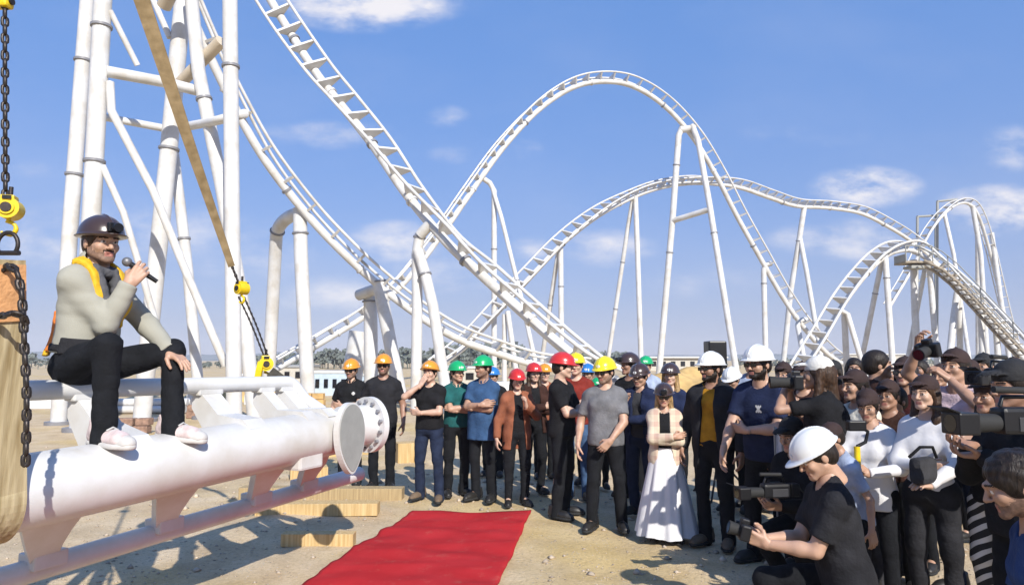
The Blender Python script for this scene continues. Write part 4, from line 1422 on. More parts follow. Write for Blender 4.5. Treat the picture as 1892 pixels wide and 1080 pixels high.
# far sling running up out of the picture, with its hoist and hook on the far end of the section
pts = [P(248, -40, 4.75), P(262, 0, 4.8), P(345, 250, 5.15), P(400, 410, 5.45), P(428, 492, 5.58)]
S_ = [Vector(q) for q in spline([tuple(p) for p in pts], .12)]
s2 = belt(S_, (1, .25, .35), .115, .02, "hanging_sling", WEBTAN, None, .45)
tag(s2, "long tan webbing sling running diagonally down from the top edge to a yellow hoist", "sling")
hoist("small yellow hoist block halfway down the tan sling by the upright column", P(447, 533, 5.62), .8, R(-30))
for q, lb in (((0, 0), "left strand of the thin hoist chain above the yellow hook on the rail end"), ((7, 0), "right strand of the thin hoist chain above the yellow hook on the rail end")):
    chain("hoist_chain", lb, [P(441 + q[0] * 1.4, 548, 5.62), P(465 + q[0] * 1.2, 600, 5.7), P(488 + q[0], 658, 5.78)], .032, .0045, CHAINM)
chain("hoist_chain", "short chain between tan sling and small yellow hoist block", [P(428, 490, 5.58), P(440, 520, 5.6)], .045, .008, CHAINM)
hoist("yellow hoist body at the rail end with a hanging chain bag", P(491, 672, 5.8), .95, R(25))
tag(belt([P(483, 668, 5.74), P(479, 684, 5.73), P(476, 700, 5.73)], (1, 0, 0), .05, .03, "chain_bag", YELLOWP, None), "yellow bag strap dangling below the hoist at the rail end", "chain bag")
s3 = belt([P(499, 686, 5.8), P(518, 700, 5.82), P(540, 716, 5.85), P(566, 738, 5.9), P(582, 757, 5.95)], (.3, .3, 1), .085, .025, "choker_sling", mat("dark_webbing", (.06, .055, .045), rough=.9, noise=.3, nscale=30), None)
tag(s3, "short dark choker sling tied round the end of the upper rail", "sling")

# red carpet
CARP = bpy.data.materials.new("red_carpet_pile"); CARP.use_nodes = True
nt_ = CARP.node_tree; b_ = nt_.nodes["Principled BSDF"]; b_.inputs["Roughness"].default_value = 1.0; b_.inputs["Specular IOR Level"].default_value = .1
tc_ = nt_.nodes.new("ShaderNodeTexCoord"); nz_ = nt_.nodes.new("ShaderNodeTexNoise"); nz_.inputs["Scale"].default_value = 2.2; nz_.inputs["Detail"].default_value = 9; nz_.inputs["Roughness"].default_value = .7
nt_.links.new(tc_.outputs["Object"], nz_.inputs["Vector"])
rp_ = nt_.nodes.new("ShaderNodeValToRGB"); rp_.color_ramp.elements[0].position = .3; rp_.color_ramp.elements[0].color = (.37, .016, .020, 1); rp_.color_ramp.elements[1].position = .72; rp_.color_ramp.elements[1].color = (.48, .030, .036, 1)
nt_.links.new(nz_.outputs["Fac"], rp_.inputs["Fac"]); 
nd_ = nt_.nodes.new("ShaderNodeTexNoise"); nd_.inputs["Scale"].default_value = 5.5; nd_.inputs["Detail"].default_value = 11; nd_.inputs["Roughness"].default_value = .78; nt_.links.new(tc_.outputs["Object"], nd_.inputs["Vector"])
rd_ = nt_.nodes.new("ShaderNodeValToRGB"); rd_.color_ramp.elements[0].position = .56; rd_.color_ramp.elements[0].color = (0, 0, 0, 1); rd_.color_ramp.elements[1].position = .78; rd_.color_ramp.elements[1].color = (.55, .55, .55, 1); nt_.links.new(nd_.outputs["Fac"], rd_.inputs["Fac"])
md_ = nt_.nodes.new("ShaderNodeMix"); md_.data_type = 'RGBA'; nt_.links.new(rd_.outputs["Color"], md_.inputs[0]); nt_.links.new(rp_.outputs["Color"], md_.inputs[6]); md_.inputs[7].default_value = (.46, .22, .16, 1)
nt_.links.new(md_.outputs[2], b_.inputs["Base Color"])
n3_ = nt_.nodes.new("ShaderNodeTexNoise"); n3_.inputs["Scale"].default_value = 240; nt_.links.new(tc_.outputs["Object"], n3_.inputs["Vector"])
bp_ = nt_.nodes.new("ShaderNodeBump"); bp_.inputs["Strength"].default_value = .6; bp_.inputs["Distance"].default_value = .006; nt_.links.new(n3_.outputs["Fac"], bp_.inputs["Height"]); nt_.links.new(bp_.outputs["Normal"], b_.inputs["Normal"])
fl_, fr_, nl_, nr_ = G(762, 940), G(982, 945), G(553, 1080), G(918, 1080)
cv = MB(); NU, NV = 34, 110; vs = []
for j in range(NV + 1):
    v = j / NV * 2.0          # far edge to well past the bottom of the frame
    for i in range(NU + 1):
        u = i / NU
        a = fl_.lerp(nl_, v); b = fr_.lerp(nr_, v)
        p = a.lerp(b, u)
        e = .005 * math.sin(v * 31) + .004 * math.sin(v * 77 + 1)
        p = p + Vector((1, 0, 0)) * (e * (1 - u) - .3 * e * u)
        z = gz(p.x, p.y) + .035 + .007 * math.sin(v * 23 + u * 5) * math.sin(u * 9 + v * 4) + .006 * math.sin(v * 41 - u * 3) + .008 * math.exp(-((v * 6 + u * .6) % 1.5 - .7) ** 2 * 60)
        vs.append((p.x, p.y, z))
fs = [[j * (NU + 1) + i, j * (NU + 1) + i + 1, (j + 1) * (NU + 1) + i + 1, (j + 1) * (NU + 1) + i] for j in range(NV) for i in range(NU)]
cv.add(vs, fs, True)
co = cv.build("carpet", CARP); sm = co.modifiers.new("thick", 'SOLIDIFY'); sm.thickness = .012; sm.offset = -1
tag(co, "long red carpet laid on the sand towards the crowd", "carpet")

# timbers
def timber(label, p0, p1, h, dpt, m=WOOD, z=0.0, group=None):
    """Squared timber whose near lower edge runs between two ground pixels."""
    a, b = G(*p0), G(*p1)
    d = (b - a); Ln = d.length; d.normalize(); n = Vector((-d.y, d.x, 0))
    if n.y < 0: n = -n
    o = MB().box((0, 0, 0), (Ln, dpt, h), bev=.006).build("timber_beam", m)
    c = (a + b) / 2 + n * dpt / 2 + Vector((0, 0, z + h / 2 + gz(*((a + b) / 2)[:2]) - .01))
    o.location = c; o.rotation_euler = (0, 0, math.atan2(d.y, d.x))
    return tag(o, label, "timber", group)


timber("loose pale timber beam lying alone in front of the pallet stack", (518, 1004), (652, 1004), .12, .14, group="timbers under the track section")
timber("middle timber beam of the stack under the end plate", (470, 950), (697, 948), .14, .22, group="timbers under the track section")
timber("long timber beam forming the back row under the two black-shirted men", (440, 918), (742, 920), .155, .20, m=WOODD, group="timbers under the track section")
timber("short timber block lying behind the hanging track section by the spoil patch", (536, 884), (606, 880), .17, .3, group="timbers under the track section")
timber("pale timber stacked behind the second orange-helmeted man", (735, 852), (772, 850), .35, .3, group="timbers under the track section")

# site clutter seen between rail and spine, and behind the front row
BRICK = mat("red_brown_brick_stack", (.34, .21, .15), rough=.9, noise=.35, nscale=12, bump=.4)
def block_stack(label, px, py, Y, n, sz, m, name="brick_stack", cat="brick stack"):
    c0 = BASE(px, Y)
    E = empty(name, label, cat, c0)
    rs = random.Random(px)
    for i in range(n):
        for k in range(2):
            MB().box(((i - n / 2) * sz * 1.06 + rs.uniform(-.02, .02), rs.uniform(-.05, .05), sz * .3 + k * sz * .56), (sz, sz * .8, sz * .52), Matrix.Rotation(rs.uniform(-.06, .06), 3, 'Z'), bev=.015).build("block", m, E)
    return E


block_stack("low stack of red-brown bricks behind the seated man's shoes", 238, 800, 16.5, 4, .32, BRICK)
block_stack("red-brown brick stack to the right of the seated man's knees", 405, 770, 20.5, 4, .36, BRICK)
block_stack("ochre block stack near the hook at the rail end", 545, 735, 26, 6, .42, mat("ochre_blocks", (.62, .40, .16), rough=.9, noise=.25, nscale=3), "block_stack", "block stack")
pp = empty("pipe_bundle", "bundle of white pipes lying on the ground behind the seated man", "pipes", BASE(225, 22))
for i in range(5):
    MB().cyl((-1.6, i * .12, .14 + (i % 2) * .22), (1.9, i * .12 + .3, .14 + (i % 2) * .22), .12, 14).build("pipe", WHITE, pp)


def mound(name, label, px, Y, wx, hz, m):
    c = BASE(px, Y); mb = MB(); n = 26; vs = []
    rs = random.Random(int(px))
    for j in range(n + 1):
        for i in range(n + 1):
            x, y = (i / n - .5) * 2, (j / n - .5) * 2
            h = max(0, 1 - (x * x + y * y)) ** .8
            vs.append((c.x + x * wx, c.y + y * wx * .7, -.05 + hz * h * (1 + .25 * math.sin(x * 6 + 1) * math.sin(y * 5)) + rs.uniform(0, .04) * hz * h))
    mb.add(vs, [[j * (n + 1) + i, j * (n + 1) + i + 1, (j + 1) * (n + 1) + i + 1, (j + 1) * (n + 1) + i] for j in range(n) for i in range(n)], True)
    return tag(mb.build(name, m), label, "sand heap")


SANDM = mat("ochre_sand_heap", (.64, .42, .16), rough=.95, noise=.25, nscale=2.5, bump=.5, bscale=9)
mound("sand_heap", "ochre sand heap behind the brown-helmeted women and the mustard shirt", 1275, 30, 3.2, 1.25, SANDM)
mound("sand_heap", "low ochre sand heap behind the hanging track section", 565, 13.5, 1.3, .35, SANDM)
mound("sand_heap", "small ochre sand heap beyond the rail near the upright column", 470, 30, 2.6, .7, SANDM)

# distant buildings
def building(label, px0, px1, py_top, Y, wall, roof=None, wins=0, rows=1, depth=10, door=False, name="site_building", roofh=.12, cat="building"):
    a, b = BASE(px0, Y), BASE(px1, Y)
    zt = P((px0 + px1) / 2, py_top, Y).z
    wd = (b - a).length
    E = empty(name, label, cat, ((a.x + b.x) / 2, Y + depth / 2, 0))
    MB().box((0, 0, zt / 2), (wd, depth, zt)).build("wall", wall, E)
    if roof is not None:
        MB().box((0, 0, zt + zt * roofh / 2), (wd * 1.03, depth * 1.05, zt * roofh)).build("roof", roof, E)
    for r_ in range(rows):
        for i in range(wins):
            x = (i + .5) / wins * wd - wd / 2; zz = zt * (r_ + .55) / rows
            MB().box((x, -depth / 2 - .02, zz), (wd / wins * .45, .08, zt / rows * .38)).build("window", GLASSY, E)
    return E


PALEB = mat("pale_blue_cladding", (.55, .66, .76), rough=.6, noise=.08)
CREAMW = mat("cream_render", (.60, .56, .48), rough=.8, noise=.1)
GREYW = mat("grey_render", (.36, .37, .38), rough=.8, noise=.12, nscale=.3)
WHITER = mat("white_metal_roof", (.72, .72, .70), rough=.5, noise=.06)
building("light blue row of low site cabins behind the first orange helmet", 578, 642, 689, 33, PALEB, WHITER, 4, 1, 1.5)
building("light blue low site cabin between the two orange-helmeted men", 668, 694, 694, 35, PALEB, WHITER, 2, 1, 1.5)
building("long low hall with white roof beyond the brown helmets", 1182, 1342, 661, 100, CREAMW, WHITER, 9, 1, 20)
building("low grey hall behind the green helmet on the right", 1085, 1180, 668, 150, GREYW, WHITER, 6, 1, 20)
building("beige construction hut beside the front row's green helmets", 820, 884, 680, 45, CREAMW, WHITER, 2, 1, 3)
building("grey shed behind the upright column", 500, 560, 678, 48, CREAMW, GREYW, 3, 1, 4)
for i, (x0, x1, yt) in enumerate(((343, 352, 676), (354, 366, 681), (368, 374, 668), (377, 392, 679), (394, 403, 674), (405, 418, 682), (505, 516, 680))):
    building(["narrow", "wide", "tall thin", "broad low", "medium", "lowest wide", "lone"][i] + " grey block of the far-off skyline seen under the tower columns", x0, x1, yt, 420, GREYW, None, 2, 3, 8, name="skyline_building")
building("pale low warehouse on the horizon behind the right-hand crowd", 1560, 1720, 655, 210, CREAMW, WHITER, 8, 1, 20)

for i, (x0, x1, yb, hh, lb) in enumerate(((62, 112, 752, .35, "white steel footing box behind the rail left of the seated man"), (350, 388, 742, .5, "white steel footing box between tower columns right of the man's hand"), (455, 486, 745, .4, "white steel footing box beside the yellow hoist"), (905, 960, 720, .5, "white steel footing box behind the red helmets"))):
    Yb = 1.78 * FPX / (yb - 662)
    a_, b_ = BASE(x0, Yb), BASE(x1, Yb)
    E = empty("footing_box", lb, "footing", ((a_.x + b_.x) / 2, Yb, 0), .2)
    wd = b_.x - a_.x
    MB().box((0, 0, hh / 2), (wd, .8, hh), bev=.03).build("box", WHITE, E)
    for sx in (-1, 1):
        MB().tube([(sx * wd * .3, 0, hh - .02), (sx * wd * .3, 0, hh + .12)], .05, 8).build("anchor_bolt", DARKRING, E)
# ------------------------------------------------------------------ the people
ORANGE = mat("orange_helmet_plastic", (.80, .33, .02), rough=.3, noise=.03, coat=.3)
GREEN = mat("green_helmet_plastic", (.01, .42, .14), rough=.3, noise=.03, coat=.3)
REDH = mat("red_helmet_plastic", (.62, .03, .025), rough=.3, noise=.03, coat=.3)
YEL = mat("yellow_helmet_plastic", (.85, .70, .01), rough=.3, noise=.03, coat=.3)
BLUEH = mat("blue_helmet_plastic", (.03, .20, .55), rough=.3, noise=.03, coat=.3)
BROWNH = mat("brown_helmet_plastic", (.055, .032, .026), rough=.28, noise=.05, coat=.4)
WHITEH = mat("white_helmet_plastic", (.82, .82, .80), rough=.3, noise=.03, coat=.3)
CAPB = mat("dark_brown_cap_cotton", (.035, .016, .014), rough=.85, noise=.2, bump=.3)
CAPW = mat("white_cap_cotton", (.75, .73, .68), rough=.85, noise=.06, bump=.3)
CAPK = mat("black_cap_cotton", (.014, .014, .016), rough=.85, noise=.2, bump=.3)

BLK = DEN("black_cotton", (.016, .016, .018)); BLK2 = DEN("washed_black_cotton", (.026, .026, .030)); BLKD = DEN("black_denim", (.014, .015, .018))
NAVY = DEN("navy_cotton", (.018, .026, .065)); NAVYJ = DEN("navy_denim", (.022, .032, .065)); JEAN = DEN("blue_denim", (.07, .13, .25))
TEAL = DEN("teal_cotton", (.02, .115, .115)); BLUES = DEN("blue_cotton", (.045, .10, .21)); RUST = DEN("rust_suede", (.30, .11, .06)); MAROON = DEN("brick_red_cotton", (.24, .035, .025))
GREYT = DEN("grey_cotton", (.19, .19, .20)); MUST = DEN("mustard_knit", (.50, .24, .02)); WHT = mat("white_cotton", (.80, .79, .80), rough=.85, noise=.05, bump=.12, bscale=30); OFFW = DEN("off_white_cotton", (.68, .65, .56))
PINK = DEN("pale_pink_cotton", (.72, .56, .60)); BROWN = DEN("dark_brown_cotton", (.055, .026, .02)); CHAR = DEN("charcoal_cotton", (.05, .05, .055)); DKGREEN = DEN("dark_olive_cotton", (.03, .035, .022))
JACK = mat("pale_sage_jacket", (.40, .39, .33), rough=.9, noise=.08, nscale=5, bump=.18, bscale=160, spec=.12); MARD = DEN("dark_maroon_cotton", (.075, .02, .02)); LTBL = DEN("pale_blue_cotton", (.40, .47, .62))


def plaid():
    m = bpy.data.materials.new("pink_cream_plaid"); m.use_nodes = True
    nt = m.node_tree; N = nt.nodes; L = nt.links; b = N["Principled BSDF"]; b.inputs["Roughness"].default_value = .9
    tc = N.new("ShaderNodeTexCoord"); sp = N.new("ShaderNodeSeparateXYZ"); L.new(tc.outputs["Object"], sp.inputs[0])
    def band(o, sc, th):
        mm = N.new("ShaderNodeMath"); mm.operation = 'MULTIPLY'; L.new(o, mm.inputs[0]); mm.inputs[1].default_value = sc
        fr = N.new("ShaderNodeMath"); fr.operation = 'FRACT'; L.new(mm.outputs[0], fr.inputs[0])
        g = N.new("ShaderNodeMath"); g.operation = 'LESS_THAN'; L.new(fr.outputs[0], g.inputs[0]); g.inputs[1].default_value = th
        h = N.new("ShaderNodeMath"); h.operation = 'MULTIPLY'; L.new(g.outputs[0], h.inputs[0]); h.inputs[1].default_value = .5
        return h.outputs[0]
    a = N.new("ShaderNodeMath"); a.operation = 'ADD'; L.new(band(sp.outputs[0], 9.5, .42), a.inputs[0]); L.new(band(sp.outputs[2], 9.0, .42), a.inputs[1])
    r = N.new("ShaderNodeValToRGB"); r.color_ramp.elements[0].color = (.60, .51, .38, 1); r.color_ramp.elements[1].color = (.47, .32, .25, 1); r.color_ramp.elements[1].position = 1
    L.new(a.outputs[0], r.inputs["Fac"]); L.new(r.outputs["Color"], b.inputs["Base Color"])
    return m


def stripes(name, c1, c2, sc, rot):
    m = bpy.data.materials.new(name); m.use_nodes = True
    nt = m.node_tree; N = nt.nodes; L = nt.links; b = N["Principled BSDF"]; b.inputs["Roughness"].default_value = .85
    tc = N.new("ShaderNodeTexCoord"); mp = N.new("ShaderNodeMapping"); mp.inputs["Rotation"].default_value = rot
    wv = N.new("ShaderNodeTexWave"); wv.inputs["Scale"].default_value = sc; wv.inputs["Distortion"].default_value = 2.2; wv.inputs["Detail"].default_value = 1.5; wv.bands_direction = 'Z'
    L.new(tc.outputs["Object"], mp.inputs["Vector"]); L.new(mp.outputs["Vector"], wv.inputs["Vector"])
    r = N.new("ShaderNodeValToRGB"); r.color_ramp.elements[0].position = .55; r.color_ramp.elements[0].color = (*c1, 1); r.color_ramp.elements[1].position = .62; r.color_ramp.elements[1].color = (*c2, 1)
    L.new(wv.outputs["Fac"], r.inputs["Fac"]); L.new(r.outputs["Color"], b.inputs["Base Color"])
    return m


PLAID = plaid(); ZEBRA = stripes("zebra_stripe_cotton", (.014, .014, .016), (.62, .60, .58), 5.0, (0, .6, 0))
SNEAK = mat("grey_sneaker", (.10, .095, .09), rough=.7, noise=.2); WSOLE = mat("white_sole_rubber", (.62, .60, .57), rough=.6, noise=.1)
BOOT = mat("tan_dusty_boot", (.16, .11, .07), rough=.8, noise=.3)
PSHOE = mat("pink_white_sneaker", (.74, .60, .58), rough=.6, noise=.35, nscale=18, bump=.3, bscale=60)

# ---- the man seated on the section
HS = 1.88; ss = HS / 1.75
seat = S(-1.75, RU(-1.75)[0], RU(-1.75)[1] + .058)
yaw_s = 66.0
root_z = seat.z + .105 - .94 * ss
ay = -.45 / ss       # across distance rail -> spine top
azk = lambda z: (z - root_z) / ss
zf = azk(ZS + RS)
sinfo = person("man in brown helmet and pale jacket seated on the track section, speaking into a microphone", H=HS, root=(seat.x, seat.y, root_z), yaw=yaw_s, hat=("hat", BROWNH), headlamp=True, hat_tilt=-2,
    skin=0, hair="brown", beard="moustache", shirt=BLK, sleeve="short", hem=.93, jacket=JACK, jacket_hem=.99, trousers=BLKD, shoes=PSHOE, soles=WSOLE,
    legs={-1: ((-.13, -.37, zf + .52), (-.12, -.375, zf + .085), (-.05, -1, -.05)), 1: ((.33, -.30, zf + .50), (.30, -.375, zf + .075), (.15, -1, -.10))},
    R_arm=dict(w=(-.02, -.245, 1.41), pole=(-.25, .25, -1), f=(.30, -.30, .70), n=(.75, .5, 0), curl=.72, thumb=.9), curlR=(.62, .70, .78, .86),
    L_arm=dict(w=(.215, -.375, 1.035), pole=(.7, .3, -.2), f=(-.05, -.72, -.34), n=(.0, -.28, -1), curl=.22), spread=.12,
    lean=6, twist=14, hyaw=-24, hpitch=2, build=.88, h_body=.0095, h_head=.0045, h_hand=.0032, seed=3, group=None, mouth_open=True, belly=.01)


def local_thing(info, name, label, cat):
    E = empty(name, label, cat, info["E"].location, info["E"].rotation_euler.z)
    return E


def seated_extras(I):
    E, up, s, Rt = I["E"], I["up"], I["s"], I["Rt"]
    # scarf
    g = Field(I["head"] - .34, I["head"] + .2, .008)
    for a in np.linspace(0, 2 * PI, 14, endpoint=False):
        b = a + 2 * PI / 14
        pa = up((.082 * math.sin(a), .012 - .078 * math.cos(a), 1.475 + .022 * math.cos(a + PI))); pb = up((.082 * math.sin(b), .012 - .078 * math.cos(b), 1.475 + .022 * math.cos(b + PI)))
        g.cone(pa, pb, .028, .028, k=.015)
    g.cone(up((-.075, -.06, 1.47)), up((-.070, -.145, 1.30)), .030, .034, k=.02)
    g.cone(up((.060, -.06, 1.46)), up((.050, -.145, 1.28)), .030, .034, k=.02)
    g.folds(.005, 5, 60)
    I["garment"]("scarf", g, DEN("grey_wool_scarf", (.12, .12, .13)))
    # harness: straps follow the jacket's own surface
    YH = mat("yellow_harness_webbing", (.80, .47, .01), rough=.7, noise=.15, nscale=30, bump=.3, bscale=200); OH = mat("orange_harness_webbing", (.75, .20, .02), rough=.7, noise=.15, nscale=30, bump=.3, bscale=200)
    def strap(mask, m, name, inf=.042):
        g = Field(I["lo"], I["hi"], I["h"])
        I["torso"](g, inf)
        X, Y2, Z = g.xyz((slice(None),) * 3)
        q = np.stack(np.broadcast_arrays(X - I["pel"][0], Y2 - I["pel"][1], Z - I["pel"][2]), -1) @ Rt
        g.d = np.maximum(g.d, mask(q[..., 0], q[..., 1], q[..., 2] + .94)).astype(np.float32)
        h2 = Field(I["lo"], I["hi"], I["h"]); I["torso"](h2, inf - .034)
        g.d = np.maximum(g.d, -h2.d)
        I["garment"](name, g, m)
    strap(lambda x, y, z: np.maximum(np.maximum(np.abs(x + .105) - .024, y - .05), np.maximum(1.30 - z, -(1.6 - z))), YH, "shoulder_strap", .058)
    strap(lambda x, y, z: np.maximum(np.maximum(np.abs(x + .105 - (1.30 - z) * .2) - .024, y - .0), np.maximum(z - 1.30, 1.19 - z)), OH, "chest_strap", .062)
    strap(lambda x, y, z: np.maximum(np.maximum(np.abs(x - .105) - .024, y - .05), np.maximum(1.15 - z, -(1.6 - z))), YH, "shoulder_strap", .058)
    strap(lambda x, y, z: np.maximum(np.maximum(np.abs(x + .08 + (1.15 - z) * .3) - .030, -y + .02), np.maximum(z - 1.22, .99 - z)), OH, "back_strap", .070)
    strap(lambda x, y, z: np.maximum(np.maximum(np.abs(x + .02 + (1.15 - z) * .55) - .024, -y + .02), np.maximum(z - 1.10, .96 - z)), YH, "back_strap", .078)
    strap(lambda x, y, z: np.maximum(np.abs(z - 1.035) - .045, y + .0), BLK2, "waist_pack", .066)
    strap(lambda x, y, z: np.abs(z - 1.00 - .02) - .02, BLK2, "waist_belt", .060)
    # microphone, held, so a thing of its own
    sd = -1
    Sx, el, W, f, n, c, th = I["arms"][sd]
    Mi = empty("microphone", "black handheld microphone in the seated man's raised hand", "microphone", I["E"].location, I["E"].rotation_euler.z)
    x = f; z = nrm(n - x * (n @ x)); y = np.cross(x, z)
    ctr = W + x * .092 + z * .032
    mouth = I["head"] + I["Rh"] @ V3(0, -.125, -.055)
    d = nrm(mouth - ctr)
    MB().tube([Vector((ctr + d * a) * s) for a in (-.10, -.02, .065)], .015, 16, rad=[.013, .0155, .018]).build("handle", BLACKPL, Mi)
    bm_ = MB(); cc = Vector((ctr + d * .088) * s)
    bmx = bmesh.new(); bmesh.ops.create_icosphere(bmx, subdivisions=3, radius=.029)
    bm_.add([v.co + cc for v in bmx.verts], [[v.index for v in f_.verts] for f_ in bmx.faces], True); bmx.free()
    bm_.build("grille", mat("silver_mesh_grille", (.25, .25, .26), rough=.5, metal=.6, noise=.3, nscale=200), Mi)
seated_extras(sinfo)
for o in sinfo["E"].children:            # sneakers: white toe cap and laces
    if o.name.startswith("shoe"):
        f = Field((-.06, -.22, -.01), (.06, -.10, .08), .006)
        f.cone((0, -.10, .03), (.004, -.165, .024), .046, .037, k=.02); f.plane((0, 0, .018), (0, 0, -1)); f.plane((0, -.130, 0), (0, 1, 0))
        link(bpy.data.objects.new("toe_cap", np_mesh("toe_cap", *f.mesh(1), [WSOLE])), o)
        mb = MB()
        for i in range(5):
            y = -.035 - .020 * i; z = .094 - .0065 * i - (.012 if i > 2 else 0) * (i - 2)
            mb.tube([(-.026, y, z - .012), (0, y - .004, z + .001), (.026, y, z - .012)], .0045, 6)
        mb.build("laces", WSOLE, o)


T = "orange hard hat"
FR = "front row of spectators"
p1 = person("man in orange hard hat and black polo half hidden behind the grey end plate", 650, 661, 9.9, yaw=-8, hat=("hat", ORANGE), skin=0, beard="stubble", shirt=BLK, collar=True, trousers=BLKD, R_arm="down2", L_arm="waist", seed=11, glasses=True, build=1.06, hpitch=8, group=FR)
person("man in orange hard hat and sunglasses with black tee and arms hanging at his sides", 709, 652, 9.5, yaw=3, hat=("hat", ORANGE), skin=3, beard="stubble", shirt=BLK2, trousers=BLKD, R_arm="down2", L_arm="down", glasses=True, seed=12, build=1.10, hem=.86, group=FR)
person("man in orange hard hat and black tee covering his mouth with one hand", 795, 664, 8.8, yaw=-14, hat=("hat", ORANGE), skin=2, shirt=BLK, trousers=NAVYJ, R_arm="face", L_arm="waist", seed=13, stride=.05, stance=.15, shoes=BOOT, build=1.04, hat_tilt=-10, group=FR)
person("man in green hard hat and teal polo with folded arms", 845, 665, 9.1, yaw=20, hat=("hat", GREEN), skin=0, shirt=TEAL, collar=True, trousers=BLKD, R_arm="crossA", L_arm="crossB", seed=14, hyaw=15, group=FR)
person("man in green hard hat and loose blue shirt with folded arms", 893, 655, 8.8, yaw=-25, hat=("hat", GREEN), skin=1, beard="stubble", shirt=BLUES, collar=True, hem=.74, trousers=BLKD, R_arm="crossA", L_arm="crossB", seed=15, belly=.03, build=1.08, hyaw=-18, group=FR)
person("person in blue hard hat mostly hidden behind the green helmets", 911, 676, 10.6, yaw=-10, hat=("hat", BLUEH), skin=1, shirt=BLK, trousers=BLKD, R_arm="down", L_arm="down", seed=16, group=FR, h_body=.015)
person("long-haired woman in red hard hat and open rust jacket over black clothes", 955, 678, 8.5, yaw=12, hat=("hat", REDH), skin=2, female=True, hair="dark", hair_style="long", shirt=BLK, jacket=RUST, jacket_hem=.72, trousers=BLKD, R_arm="down", L_arm="phone", seed=17, hpitch=10, group=FR)
person("person in red hard hat and black top standing behind the rust jacket", 986, 667, 9.2, yaw=15, hat=("hat", REDH), skin=2, female=True, hair="brown", hair_style="long", shirt=BLK, jacket=BROWN, trousers=BLKD, R_arm="crossA", L_arm="crossB", seed=18, group=FR)
person("person in orange hard hat behind the red helmets", 1006, 670, 10.4, yaw=10, hat=("hat", ORANGE), skin=2, shirt=RUST, trousers=BLKD, seed=19, group=FR, h_body=.015)
person("man in red hard hat and black tee turned away towards the yellow helmets", 1038, 650, 7.9, yaw=62, hat=("hat", REDH), skin=2, shirt=BLK, trousers=BLKD, R_arm="waist", L_arm="crossB", seed=20, hyaw=22, hpitch=6, build=1.05, hem=.86, group=FR)
person("man in yellow hard hat and brick-red tee with jeans behind the black tee", 1064, 650, 8.9, yaw=-15, hat=("hat", YEL), skin=2, shirt=MAROON, trousers=JEAN, R_arm="crossA", L_arm="waist", seed=21, build=1.05, group=FR)
person("person in blue hard hat between the two yellow helmets", 1086, 670, 9.9, yaw=-20, hat=("hat", BLUEH), skin=1, shirt=MAROON, trousers=BLKD, R_arm="down", L_arm="down", seed=22, group=FR, h_body=.015)
person("short person in green hard hat low behind the grey tee", 1104, 694, 9.6, yaw=-10, hat=("hat", GREEN), skin=1, shirt=BLK, trousers=BLKD, seed=23, female=True, group=FR, h_body=.015)
person("man in yellow hard hat and grey tee with black trousers, arms hanging", 1117, 657, 7.3, yaw=-14, hat=("hat", YEL), skin=0, beard="stubble", shirt=GREYT, trousers=BLKD, R_arm="down", L_arm="front", seed=24, build=1.08, hem=.86, hyaw=-24, hpitch=8, glasses=True, stance=.15, stride=-.04, group=FR)
person("dark-haired person in brown hard hat and black top behind the grey tee's shoulder", 1163, 650, 9.0, yaw=-45, hat=("hat", BROWNH), skin=3, shirt=BLK, sleeve="long", trousers=BLKD, R_arm="crossA", L_arm="crossB", seed=25, hyaw=-20, headlamp=True, group=FR)
person("person in brown hard hat and navy jacket beside the plaid jacket", 1182, 669, 8.0, yaw=-35, hat=("hat", BROWNH), skin=1, shirt=CHAR, jacket=NAVY, trousers=NAVYJ, R_arm="phone", L_arm="waist", seed=26, hpitch=12, group=FR)
person("person in green hard hat far behind the brown helmets", 1193, 656, 11.2, yaw=-20, hat=("hat", GREEN), skin=1, shirt=LTBL, trousers=BLKD, seed=27, group=FR, h_body=.015)
person("fair-haired woman in brown hard hat and dark top behind the plaid jacket", 1238, 667, 7.9, yaw=-20, hat=("hat", BROWNH), skin=2, female=True, hair="blonde", hair_style="long", shirt=NAVY, sleeve="long", trousers=BLKD, R_arm="down", L_arm="waist", seed=28, group=FR)
person("short woman in brown hard hat, pink plaid jacket and long white skirt, arms folded", 1226, 703, 6.9, yaw=-12, hat=("hat", BROWNH), skin=4, female=True, hair="blonde", hair_style="long", shirt=BLK, jacket=PLAID, jacket_hem=.74, skirt=WHT, R_arm="crossA", L_arm="crossB", seed=29, hpitch=8, headlamp=True, glasses=True, group=FR)
person("man in white hard hat with mustard shirt under an open black jacket", 1313, 648, 6.7, yaw=-38, hat=("hat", WHITEH), skin=3, beard="full", shirt=MUST, jacket=BLK2, jacket_hem=.70, trousers=BLKD, R_arm="down", L_arm="down", seed=30, build=1.05, hyaw=-22, glasses=True, shoes=BOOT, group=FR)
person("person in white hard hat looking down behind the mustard shirt", 1352, 676, 8.2, yaw=-40, hat=("hat", WHITEH), skin=1, shirt=NAVY, trousers=BLKD, seed=31, hpitch=20, R_arm="phone", L_arm="phone", group=FR)
p20 = person("bearded man in white hard hat and navy tee stretching one bare arm forward", 1411, 634, 6.1, yaw=-48, hat=("hat", WHITEH), skin=0, beard="full", shirt=NAVY, trousers=BLKD, R_arm="lean", L_arm="waist", seed=32, build=1.14, lean=8, hyaw=-8, glasses=True, hem=.84, stance=.16, group=FR)
person("person in white cap behind the navy tee's head", 1388, 645, 8.4, yaw=-40, hat=("cap", CAPW), skin=1, shirt=LTBL, trousers=BLKD, seed=33, group=FR, h_body=.015)

